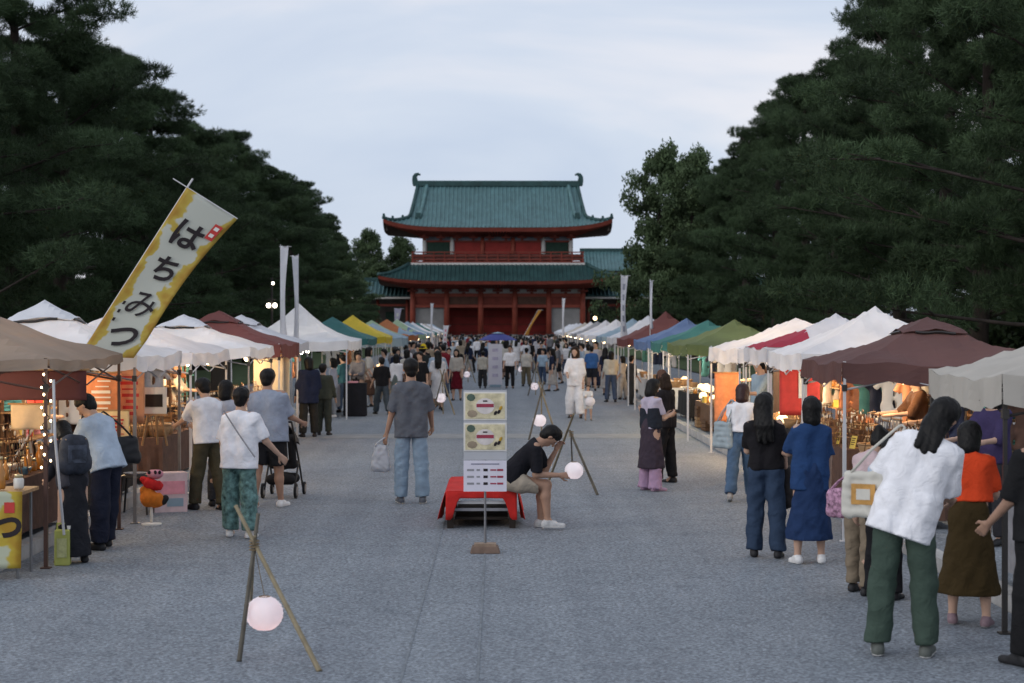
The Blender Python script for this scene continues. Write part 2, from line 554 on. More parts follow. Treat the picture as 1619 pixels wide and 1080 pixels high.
MB().box((0, -4.6, ZP + 3.30), (19.1, 0.22, 0.34)).build('tie_beam', VERM, gate)
MB().box((0, -4.6, ZP + 4.55), (19.7, 0.26, 0.36)).build('tie_beam', VERM, gate)
for i in range(5):
    cx = (cols[i] + cols[i + 1]) / 2
    MB().box((cx, -4.55, ZP + 3.93), (3.2, 0.10, 0.85)).build('transom_panel', VERM_D if i % 2 == 0 else mat('transom_wood', (0.10, 0.05, 0.035), 0.8, 0.2, 2), gate)
for sx in (-1, 1):
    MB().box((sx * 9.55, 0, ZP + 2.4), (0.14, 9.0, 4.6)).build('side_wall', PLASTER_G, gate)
# brackets under the lower eaves: white infill with red blocks
MB().box((0, -4.5, 6.42), (19.4, 0.16, 0.62)).build('frieze', PLASTER, gate)
for x in np.linspace(-9.55, 9.55, 11):
    b = MB().box((x, -4.72, 6.2), (0.34, 0.34, 0.22)).box((x, -4.95, 6.45), (1.15, 0.8, 0.2)).box((x, -5.2, 6.68), (0.34, 1.3, 0.2))
    b.build('bracket', VERM_D, gate)
# lower roof (skirt) and its eaves
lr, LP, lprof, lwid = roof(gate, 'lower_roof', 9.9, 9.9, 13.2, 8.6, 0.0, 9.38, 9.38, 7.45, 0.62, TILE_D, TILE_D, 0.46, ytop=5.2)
def eave(parent, P, xe, name, m, h, inner, zin, body_y, body_x):
    f = MB()
    for sgn in (-1, 1):
        f.grid(lambda u, v: P(u * 2 - 1, 1.0, sgn) + Vector((0, -sgn * 0.03 - sgn * v * 0.14, -0.02 - v * h)), 40, 1, flip=(sgn < 0))
    f_o = f.build(name, m, parent); solidify(f_o, 0.06)
    so = MB()
    for sgn in (-1, 1):
        def S(u, v):
            p = P(u * 2 - 1, 1.0, sgn) + Vector((0, -sgn * 0.17, -h))
            q = Vector(((u * 2 - 1) * body_x, sgn * body_y, zin))
            return p.lerp(q, v)
        so.grid(S, 40, 3, flip=(sgn > 0))
    for sx in (-1, 1):
        def S2(a, v):
            t = a * 2 - 1
            p = P(sx, 1.0, 1.0); y = p.y * t
            l = (p.z - P(0, 1.0, 1.0).z) * abs(t) ** 5
            p = Vector((p.x, y, P(0, 1.0, 1.0).z + l - h)); q = Vector((sx * body_x, body_y * t, zin))
            return p.lerp(q, v)
        so.grid(S2, 20, 3, flip=(sx < 0))
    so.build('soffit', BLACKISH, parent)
    rf = MB()
    for i in range(75):
        u = -0.97 + 1.94 * i / 74
        p = P(u, 1.0, -1) + Vector((0, 0.25, -h - 0.06)); q = Vector((u * body_x * 1.02, -body_y, zin - 0.12))
        d = q - p
        rf.tube([p, p + d * 0.9], 0.075, 4)
    tag(rf.build('rafters', VERM_D, parent), kind='stuff')
eave(gate, LP, 13.2, 'eave_board', VERM_D, 0.34, 0, 6.75, 4.7, 9.6)
for sx in (-1, 1):
    pts = [LP(sx, v, -1) + Vector((0, 0, 0.12)) for v in np.linspace(0.0, 1.0, 9)]
    ridge_line(gate, 'hip_ridge', pts, 0.2, TILE_D)
    pts = [LP(sx, v, 1) + Vector((0, 0, 0.12)) for v in np.linspace(0.0, 1.0, 9)]
    ridge_line(gate, 'hip_ridge', pts, 0.2, TILE_D)
# balcony and upper storey
MB().box((0, 0, 9.47), (19.9, 10.6, 0.24)).build('balcony_base', PLASTER, gate)
MB().box((0, 0, 9.68), (19.4, 10.4, 0.16)).build('balcony_floor', VERM_D, gate)
rail = MB()
for z in (9.95, 10.35, 10.78):
    MB().box((0, -5.1, z), (19.4, 0.13, 0.13)).build('balcony_rail', VERM_D, gate)
    for sx in (-1, 1):
        MB().box((sx * 9.6, 0, z), (0.13, 10.0, 0.129)).build('balcony_rail', VERM_D, gate)
for x in np.linspace(-9.55, 9.55, 17):
    MB().box((x, -5.1, 10.3), (0.15, 0.15, 1.1)).build('balcony_post', VERM_D, gate)
MB().box((0, -4.98, 10.2), (19.1, 0.05, 0.75)).build('balcony_board', mat('balcony_board', (0.11, 0.040, 0.032), 0.8, 0.2, 1), gate)
UB = 8.25
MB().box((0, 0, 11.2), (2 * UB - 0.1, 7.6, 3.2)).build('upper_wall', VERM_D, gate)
for x in (-UB, -5.15, -1.72, 1.72, 5.15, UB):
    MB().lathe([(0.24, 9.76), (0.24, 12.5)], 12, (x, -3.9, 0)).build('upper_column', PLASTER if abs(x) > 5 else VERM, gate, smooth=True)
for sx in (-1, 1):
    w = MB().box((sx * 6.7, -3.86, 11.3), (2.5, 0.1, 1.5)).build('window', LATT, gate)
    for k in range(8):
        MB().box((sx * 6.7 - 1.05 + k * 0.3, -3.95, 11.3), (0.09, 0.07, 1.4)).build('lattice_bar', LATT, w)
for i, x in enumerate((-3.43, 0, 3.43)):
    MB().box((x, -3.86, 11.2), (2.9, 0.1, 2.6)).build('upper_door', DOORRED, gate)
MB().box((0, -3.95, 12.05), (2 * UB, 0.2, 0.2)).build('upper_beam', VERM_D, gate)
MB().box((0, -3.9, 12.4), (2 * UB, 0.14, 0.5)).build('upper_frieze', mat('frieze_blue', (0.16, 0.17, 0.20), 0.9, 0.3, 0.8), gate)
for x in np.linspace(-UB, UB, 10):
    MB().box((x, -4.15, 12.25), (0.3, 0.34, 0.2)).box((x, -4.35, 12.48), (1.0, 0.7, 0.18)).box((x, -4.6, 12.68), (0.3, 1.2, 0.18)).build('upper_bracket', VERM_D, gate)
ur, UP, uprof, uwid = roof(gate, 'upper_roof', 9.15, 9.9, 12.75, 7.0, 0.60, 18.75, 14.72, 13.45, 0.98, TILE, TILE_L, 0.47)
eave(gate, UP, 12.75, 'eave_board', VERM_D, 0.42, 0, 12.65, 4.0, 8.4)
# ridge with end ornaments
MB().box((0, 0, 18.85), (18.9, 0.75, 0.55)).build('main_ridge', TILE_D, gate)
MB().box((0, 0, 19.16), (19.0, 0.55, 0.10)).build('ridge_cap', TILE_L, gate)
for sx in (-1, 1):
    prof2 = [(9.0, 18.6), (9.75, 18.6), (9.85, 19.2), (9.8, 19.7), (9.55, 20.05), (9.15, 20.12), (8.85, 19.95), (8.9, 19.80), (9.15, 19.86), (9.3, 19.65), (9.2, 19.25)]
    poly = [(sx * a, b) for a, b in prof2]
    if sx < 0: poly = poly[::-1]
    o = MB().prism(poly, 'y', -0.32, 0.32).build('ridge_ornament', TILE_D, gate); bevel(o, 0.06)
    # descending ridges on the front and back slopes
    for sgn in (-1, 1):
        for uu, nm in ((0.885, 'descending_ridge'), (1.0, 'verge_ridge')):
            pts = [UP(sx * uu, v, sgn) + Vector((0, 0, 0.14)) for v in np.linspace(0.02, 0.615, 10)]
            ridge_line(gate, nm, pts, 0.22 if uu < 1 else 0.2, TILE_L if uu < 1 else TILE_D)
        pts = [UP(sx, v, sgn) + Vector((0, 0, 0.14)) for v in np.linspace(0.6, 1.0, 9)]
        o = ridge_line(gate, 'hip_ridge', pts, 0.2, TILE_D)
        MB().box(UP(sx * 0.885, 0.63, sgn) + Vector((0, 0, 0.3)), (0.55, 0.4, 0.65)).build('ridge_end_tile', TILE_D, gate)
        for v in (0.72, 0.87, 1.0):
            MB().box(UP(sx, v, sgn) + Vector((-sx * 0.1, 0, 0.36)), (0.36, 0.36, 0.42), taper=0.6).build('hip_knob', TILE_D, o)
    # gable wall
    g = [(-2.9, 14.9), (2.9, 14.9), (0, 17.3)]
    MB().prism(g, 'x', sx * 9.0 - 0.1, sx * 9.0 + 0.1).build('gable_wall', PLASTER, gate)
    # wind bell
    p = UP(sx, 1.0, -1) + Vector((-sx * 0.4, 0.4, -1.0))
    MB().tube([p + Vector((0, 0, 0.5)), p], 0.02, 4).lathe([(0.05, 0), (0.13, -0.25), (0.15, -0.34)], 8, p).build('wind_bell', DARK, gate)

# cloister wings and the hall roof behind
def cloister(sx, label):
    t = thing('cloister', label, 'cloister', (sx * 22.2, 205.5, 0))
    L = 24.6; x0 = -L / 2; x1 = L / 2
    MB().box((0, 0, 0.45), (L, 6.4, 0.9)).build('base', STONE, t)
    rb = MB()
    rb.grid(lambda u, v: (x0 + L * u, -4.2 * (1 - v), 5.9 + 1.9 * v - 0.22 * math.sin(math.pi * v)), 1, 6, flip=False)
    rb.grid(lambda u, v: (x0 + L * u, 4.2 * (1 - v), 5.9 + 1.9 * v - 0.22 * math.sin(math.pi * v)), 1, 6, flip=True)
    r_ = rb.build('roof', TILE, t, smooth=True); solidify(r_, 0.12)
    rs = MB()
    n = int(L / 0.46)
    for i in range(n + 1):
        x = x0 + 0.05 + i * (L - 0.1) / n
        rs.tube([(x, -4.2 * (1 - v), 5.97 + 1.9 * v - 0.22 * math.sin(math.pi * v)) for v in (0, 0.25, 0.5, 0.75, 1)], 0.08, 5)
    tag(rs.build('tile_ribs', TILE_L, r_, smooth=True), kind='stuff')
    MB().box((0, 0, 7.95), (L, 0.5, 0.4)).build('ridge', TILE_D, t)
    MB().box((0, -4.1, 5.72), (L, 0.12, 0.2)).build('eave_board', PLASTER, t)
    MB().box((0, 0.4, 3.3), (L - 0.4, 0.15, 4.8)).build('wall', mat('cloister_wall', (0.10, 0.09, 0.085), 0.9, 0.2, 1), t)
    for i in range(8):
        x = x0 + 0.5 + i * (L - 1) / 7
        MB().lathe([(0.2, 0.9), (0.18, 5.6)], 10, (x, -2.8, 0)).build('column', VERM_D, t, smooth=True)
        if i < 7:
            MB().box((x + 1.5, 0.3, 3.2), (1.6, 0.1, 1.9)).build('lattice_window', LATT, t)
    MB().box((0, -2.8, 4.9), (L - 0.6, 0.16, 0.26)).build('tie_beam', VERM_D, t)
    pl = [(-4.0, 5.85), (4.0, 5.85), (0, 7.6)]
    MB().prism(pl, 'x', -sx * (L / 2 - 0.25) - 0.06, -sx * (L / 2 - 0.25) + 0.06).build('gable', PLASTER, t)
    return t
cloister(-1, 'dark cloister with green tiled roof running toward the lighter broadleaf trees')
cloister(1, 'dark cloister with green tiled roof running in front of the taller green roofed hall')
hall = thing('shrine_hall', 'tall shrine hall with plain green tiled roof behind the cloister', 'shrine hall', (16.0, 228, 0))
MB().box((0, 0, 4.8), (8.4, 6, 9.6)).build('wall', VERM_D, hall)
hr = MB().grid(lambda u, v: (-5.3 + 10.6 * u, -4.6 * (1 - v), 9.55 + 2.7 * v - 0.3 * math.sin(math.pi * v)), 1, 6).grid(lambda u, v: (-5.3 + 10.6 * u, 4.6 * (1 - v), 9.55 + 2.7 * v - 0.3 * math.sin(math.pi * v)), 1, 6, flip=True)
hro = hr.build('roof', TILE, hall, smooth=True); solidify(hro, 0.15)
hs = MB()
for i in range(24):
    x = -5.2 + i * 10.4 / 23
    hs.tube([(x, -4.6 * (1 - v), 9.66 + 2.7 * v - 0.3 * math.sin(math.pi * v)) for v in (0, .25, .5, .75, 1)], 0.08, 5)
tag(hs.build('tile_ribs', TILE_L, hro, smooth=True), kind='stuff')
MB().box((0, 0, 12.35), (10.8, 0.6, 0.45)).build('ridge', TILE_D, hall)

# ------------------------------------------------------------------ trees
NEEDLE = mat('pine_needles', (0.047, 0.076, 0.036), 0.75, 0.5, 0.55, trans=0.12, spec=0.2)
LEAF = mat('broad_leaves', (0.070, 0.105, 0.048), 0.7, 0.4, 0.5, trans=0.2, spec=0.25)
BARK = mat('pine_bark', (0.036, 0.028, 0.024), 0.95, 0.35, 3.0, 0.8, 12, stretch=(1, 1, 0.3))
def tufts(C, Dn, m, lmin, lmax, w, rg, spread=0.8):
    n = len(C)
    d = np.repeat(Dn, m, 0) + rg.normal(size=(n * m, 3)) * spread
    d /= np.linalg.norm(d, axis=1)[:, None]
    r = rg.normal(size=(n * m, 3))
    p = np.cross(d, r); p /= np.linalg.norm(p, axis=1)[:, None]
    l = rg.uniform(lmin, lmax, (n * m, 1))
    b = np.repeat(C, m, 0) + rg.normal(size=(n * m, 3)) * 0.03
    V = np.stack([b - p * w, b + p * w, b + d * l], 1).reshape(-1, 3)
    F = np.arange(n * m * 3).reshape(-1, 3)
    return V, F
def leaves(C, size, rg, Dn):
    n = len(C)
    u = rg.normal(size=(n, 3)) + Dn * 0.3; u /= np.linalg.norm(u, axis=1)[:, None]
    v = np.cross(u, rg.normal(size=(n, 3))); v /= np.linalg.norm(v, axis=1)[:, None]
    s = rg.uniform(size * 0.6, size * 1.3, (n, 1))
    V = np.stack([C - u * s, C + v * s * 0.55, C + u * s, C - v * s * 0.55], 1).reshape(-1, 3)
    return V, np.arange(n * 4).reshape(-1, 4)
def make_tree(seed, Ht, kind, spread=4.6, base=0.10, nl=36, pads=4, per=75):
    rg = np.random.RandomState(seed)
    tr = MB()
    ph = rg.uniform(0, 6.28)
    def axis(t):
        return Vector((0.45 * math.sin(2.2 * t + ph) * t * 1.6, 0.45 * math.cos(1.7 * t + ph) * t * 1.6, Ht * t))
    tr.tube([axis(t) for t in np.linspace(0, 0.97, 12)], [0.30 * (1 - t) ** 0.8 + 0.03 + (0.12 if t == 0 else 0) for t in np.linspace(0, 0.97, 12)], 9)
    C, Dn = [], []
    for i in range(nl):
        t = base + (0.985 - base) * ((i + rg.uniform(0, 1)) / nl)
        az = i * 2.399 + rg.uniform(-0.5, 0.5)
        e = (t - base) / (1 - base)
        L = spread * (1 - e ** 1.7) * rg.uniform(0.48, 1.28) + 0.6
        up = rg.uniform(0.02, 0.30) + 0.35 * e
        d = Vector((math.cos(az), math.sin(az), up)).normalized()
        p0 = axis(t)
        bend = rg.uniform(-0.10, 0.14)
        def limb(s):
            return p0 + d * (L * s) + Vector((0, 0, bend * L * s * s))
        tr.tube([limb(s) for s in (0, 0.3, 0.6, 0.92)], [0.070 * (1 - e * 0.6), 0.042 * (1 - e * 0.6), 0.026 * (1 - e * .5), 0.010], 5)
        side = Vector((-d.y, d.x, 0)).normalized()
        for k in range(pads):
            s = 0.35 + 0.65 * (k + rg.uniform(0.2, 0.9)) / pads
            c = limb(s) + side * rg.uniform(-1, 1) * (0.25 * L * (1.15 - s) + 0.35) + Vector((0, 0, rg.uniform(-0.1, 0.3)))
            tr.tube([limb(max(0, s - 0.12)), c], [0.03, 0.012], 4, caps=False)
            rx = rg.uniform(0.50, 1.0); rzz = rg.uniform(0.18, 0.36)
            if kind == 'leaf': rzz *= 1.7
            q = rg.normal(size=(per, 3)); q /= np.linalg.norm(q, axis=1)[:, None]
            q *= rg.uniform(0.35, 1.0, (per, 1)) ** 0.5
            C.append(np.array(c) + q * np.array([rx, rx, rzz]))
            nn = q * np.array([0.8, 0.8, 0.6]) + np.array([0, 0, 0.55]); Dn.append(nn)
    C = np.concatenate(C); Dn = np.concatenate(Dn)
    if kind == 'pine':
        V, F = tufts(C, Dn, 13, 0.10, 0.25, 0.0098, rg, 0.75)
    else:
        C2 = np.repeat(C, 3, 0) + rg.normal(size=(len(C) * 3, 3)) * 0.12
        V, F = leaves(C2, 0.13, rg, np.repeat(Dn, 3, 0))
    crown = mesh_np('crown', V, F, NEEDLE if kind == 'pine' else LEAF, smooth=False)
    return tr.mesh('trunk', BARK, smooth=True), crown
PINES = [make_tree(s, 13.0, 'pine', sp, 0.10, nl, 4, 132) for s, sp, nl in ((3, 4.8, 38), (21, 5.2, 40), (34, 4.9, 35))]
BROAD = [make_tree(s, 12.0, 'leaf', 4.4, 0.12, 34, 4, 70) for s in (5, 6)]
def plant_tree(src, x, y, sc, sz, name, label, cat, group):
    t = thing(name, label, cat, (x, y, 0.1 if y < 192 else 0), rnd.uniform(0, 6.28), group)
    t.scale = (sc, sc, sz)
    link('trunk', src[0], t); link('crown', src[1], t)
    return t
LPL, RPL = 'tall dark pine in the row behind the stalls on the honey-banner side', 'tall dark pine in the row behind the stalls on the cream-canopy side'
# (x, y, height)
left = [(-14.2, 40, 14.2), (-16.5, 47, 14.0), (-15.6, 55, 13.6), (-16.2, 63, 12.8), (-16.0, 72, 13.6), (-16.6, 81, 13.0), (-16.0, 90, 12.4), (-16.6, 100, 13.2),
        (-16.0, 110, 12.4), (-16.4, 120, 11.8), (-16.2, 131, 12.0), (-16.0, 142, 11.2), (-16.0, 154, 11.0),
        (-22, 44, 15), (-23, 54, 15), (-22.5, 66, 14.5), (-23, 78, 14), (-23, 92, 13.5), (-23, 108, 13), (-23, 124, 12.5), (-23, 142, 12),
        (-31, 60, 15), (-32, 80, 15), (-32, 100, 14), (-31, 122, 13.5)]
right = [(13.2, 38, 14.8), (15.4, 45, 16.0), (14.6, 53, 15.4), (15.6, 61, 16.4), (15.6, 69, 15.2), (15.0, 78, 14.2), (15.6, 87, 14.4), (15.4, 97, 14.6), (14.8, 107, 13.6), (15.2, 118, 13.0),
         (15.4, 131, 13.0), (15.8, 145, 12.6), (20.5, 42, 15.5), (22, 53, 15.5), (22, 64, 15), (22.5, 77, 14), (22, 90, 14), (22.5, 106, 13.5), (22.5, 124, 13.5), (30, 62, 13), (31, 84, 12.5), (31, 106, 12)]
for i, (x, y, hgt) in enumerate(left):
    plant_tree(PINES[i % 3], x + 0.5 + rnd.uniform(-.4, .4), y, rnd.uniform(0.94, 1.12), hgt * (1.06 if y > 115 or y < 60 else 0.98) / 13.0, 'pine_tree', LPL.replace('the row', ('the front row', 'the second row', 'the back row')[(abs(x) > 19) + (abs(x) > 27)]), 'pine tree', 'pines on the honey-banner side, row %d' % (1 + (abs(x) > 19) + (abs(x) > 27)))
for i, (x, y, hgt) in enumerate(right):
    plant_tree(PINES[(i + 1) % 3], x + rnd.uniform(-.4, .4), y, rnd.uniform(0.92, 1.08), hgt / 13.0, 'pine_tree', RPL.replace('the row', ('the front row', 'the second row', 'the back row')[(abs(x) > 19) + (abs(x) > 27)]), 'pine tree', 'pines on the cream-canopy side, row %d' % (1 + (abs(x) > 19) + (abs(x) > 27)))
for (x, y, hgt) in ((11.5, 124, 14.4), (13.6, 121, 13.8)):
    plant_tree(BROAD[0], x, y, 0.80, hgt / 12.0, 'broadleaf_tree', 'airy broadleaf tree with sky showing through where the pines end near the gate', 'tree', 'airy trees at the end of the right pines')
for (x, y, hgt) in ((-16.0, 176, 9.5), (-15.4, 184, 8.0), (-14.2, 213, 9.5), (-19.5, 166, 10.5), (-18.0, 187, 9.0), (-23.0, 178, 10.5), (-16.2, 217, 13.6), (-20.5, 219, 13.4), (-12.8, 221, 13.0)):
    plant_tree(BROAD[1], x, y, 0.9, hgt / 12.0, 'broadleaf_tree', 'rounded lighter green broadleaf tree beside the cloister with no hall behind', 'tree', 'broadleaf trees beside the cloister with no hall behind')
for (x, y, hgt) in ((16.6, 174, 9.0), (19.5, 180, 10.0), (20.5, 168, 10.5)):
    plant_tree(BROAD[1], x, y, 0.85, hgt / 12.0, 'broadleaf_tree', 'rounded green broadleaf tree before the cloister of the taller hall', 'tree', 'broadleaf trees before the cloister of the taller hall')
# shrub screen added to keep sky light out under the pines
HEDGE = mat('hedge_leaves', (0.022, 0.038, 0.016), 0.8, 0.4, 0.8, spec=0.2)
rg = np.random.RandomState(4)
nH = 9000
q = np.stack([rg.uniform(-1.2, 1.2, nH), rg.uniform(-6, 6, nH), rg.uniform(0.05, 2.3, nH)], 1)
keep = (np.abs(q[:, 0]) > 0.7) | (q[:, 2] > 1.7)
q = q[keep]; q += rg.normal(size=q.shape) * 0.12
Vh, Fh = leaves(q, 0.16, rg, np.tile([0, 0, 0.4], (len(q), 1)))
hedge_me = mesh_np('hedge_leaves', Vh, Fh, HEDGE, smooth=False)
hcore = MB().box((0, 0, 1.0), (1.5, 11.8, 2.0)).mesh('hedge_core', DARK)  # solid dark box so no light passes the added screen
for sx in (-1, 1):
    for i in range(13):
        t = thing('hedge', 'dense dark hedge under the pines behind the stalls on the %s' % ('honey-banner side' if sx < 0 else 'cream-canopy side'), 'hedge', (sx * (18.5 + 0.3 * (i % 2)), 34 + i * 11.6, 0.1), 0, 'hedge blocks behind the stalls on the %s' % ('honey-banner side' if sx < 0 else 'cream-canopy side'))
        link('leaves', hedge_me, t); link('branches', hcore, t)
# ------------------------------------------------------------------ people
SKIN = mat('skin', (0.47, 0.30, 0.22), 0.55, 0.06, 9.0, spec=0.3)
SKIN_D = mat('skin_tan', (0.36, 0.215, 0.15), 0.55, 0.06, 9.0, spec=0.3)
HAIRM = mat('black_hair', (0.0065, 0.006, 0.006), 0.52, 0.4, 60.0, 0.2, 120, stretch=(1, 1, 0.12), spec=0.2)
HAIRB = mat('brown_hair', (0.024, 0.014, 0.009), 0.6, 0.4, 60.0, 0.15, 90, stretch=(1, 1, 0.25), spec=0.15)
EYE = mat('eye_dark', (0.015, 0.012, 0.01), 0.2, 0.1, 5)
LIP = mat('lips', (0.28, 0.11, 0.09), 0.5, 0.1, 5)
def rx(a): a = R(a); return np.array([[1, 0, 0], [0, math.cos(a), -math.sin(a)], [0, math.sin(a), math.cos(a)]])
def ry(a): a = R(a); return np.array([[math.cos(a), 0, math.sin(a)], [0, 1, 0], [-math.sin(a), 0, math.cos(a)]])
def rz(a): a = R(a); return np.array([[math.cos(a), -math.sin(a), 0], [math.sin(a), math.cos(a), 0], [0, 0, 1]])
ARM0 = (4, 9, 14, 0)       # forward, outward, elbow bend, forearm outward
LEG0 = (0, 3, 0)           # forward, outward, knee bend

def limb_dir(f, o, sg):
    f, o = R(f), R(o)
    return np.array([sg * math.sin(o), math.sin(f) * math.cos(o), -math.cos(f) * math.cos(o)])

def skeleton(H, lean=0, side=0, twist=0, nod=0, turn=0, tilt=0, armL=ARM0, armR=ARM0, legL=LEG0, legR=LEG0, fem=False, wide=1.0):
    J = {}
    pel = np.array([0, 0, 0.53 * H])
    Rt = rz(twist) @ ry(side) @ rx(-lean)
    tp = lambda x, y, z: pel + Rt @ np.array([x * H, y * H, (z - 0.53) * H])
    J['Rt'] = Rt; J['tp'] = tp; J['pel'] = pel
    sh = (0.088 if fem else 0.098) * wide
    Rh = Rt @ rz(turn) @ ry(tilt) @ rx(-nod)
    nb = tp(0, -0.006, 0.835)
    J['neck'] = nb; J['Rh'] = Rh
    J['hp'] = lambda x, y, z: nb + Rh @ np.array([x * H, (y + 0.012) * H, (z - 0.835) * H])
    for nm, sg, a in (('L', -1, armL), ('R', 1, armR)):
        s_ = tp(sg * sh, 0, 0.808)
        d1 = Rt @ limb_dir(a[0], a[1], sg)
        d2 = Rt @ limb_dir(a[0] + a[2], a[1] + a[3], sg)
        e_ = s_ + d1 * 0.178 * H
        J['sh' + nm], J['el' + nm], J['wr' + nm] = s_, e_, e_ + d2 * 0.150 * H
        J['hd' + nm] = d2
    for nm, sg, a in (('L', -1, legL), ('R', 1, legR)):
        h_ = pel + np.array([sg * 0.052 * H, 0, -0.01 * H])
        k_ = h_ + limb_dir(a[0], a[1], sg) * 0.245 * H
        an = k_ + limb_dir(a[0] - a[2], a[1] * 0.6, sg) * 0.235 * H
        J['hip' + nm], J['kn' + nm], J['an' + nm] = h_, k_, an
        J['pitch' + nm] = max(0, a[2] - a[0]) * 0.6
    J['dz'] = -(min(J['anL'][2], J['anR'][2]) - 0.042 * H)
    return J

def hand_field(w, d, H, up, sg, curl=0.35):
    """palm with four fingers and a thumb, w = wrist, d = direction"""
    u = np.array(up, float); u = u - d * (u @ d); u /= np.linalg.norm(u)
    s = np.cross(d, u)                       # across the palm
    f = Field(0.008)
    L = 0.108 * H
    f.cone(w - d * 0.03, w + d * 0.012, 0.024, 0.022)
    for i in range(4):
        o = (i - 1.5) * 0.0185
        kn = w + d * L * 0.50 + s * o
        f.cone(w + d * 0.015 + s * o * 0.5, kn, 0.0135, 0.011, k=0.014)
        fl = L * (0.42, 0.50, 0.47, 0.36)[i]
        a1 = curl + 0.1 * i * 0.5
        d1 = d * math.cos(a1) + u * math.sin(a1)
        m1 = kn + d1 * fl * 0.5
        d2 = d * math.cos(a1 * 2.3) + u * math.sin(a1 * 2.3)
        f.cone(kn, m1, 0.0092, 0.0085, k=0.005).cone(m1, m1 + d2 * fl * 0.5, 0.0085, 0.0068, k=0.005)
    tb = w + d * L * 0.14 - s * 0.024
    t1 = tb + (d * 0.7 - s * 0.6 + u * 0.35) * L * 0.26
    f.cone(w + d * 0.015, tb, 0.016, 0.014, k=0.012).cone(tb, t1, 0.0125, 0.0105).cone(t1, t1 + (d * 0.85 - s * 0.15 + u * 0.4) * L * 0.24, 0.0105, 0.008)
    return f

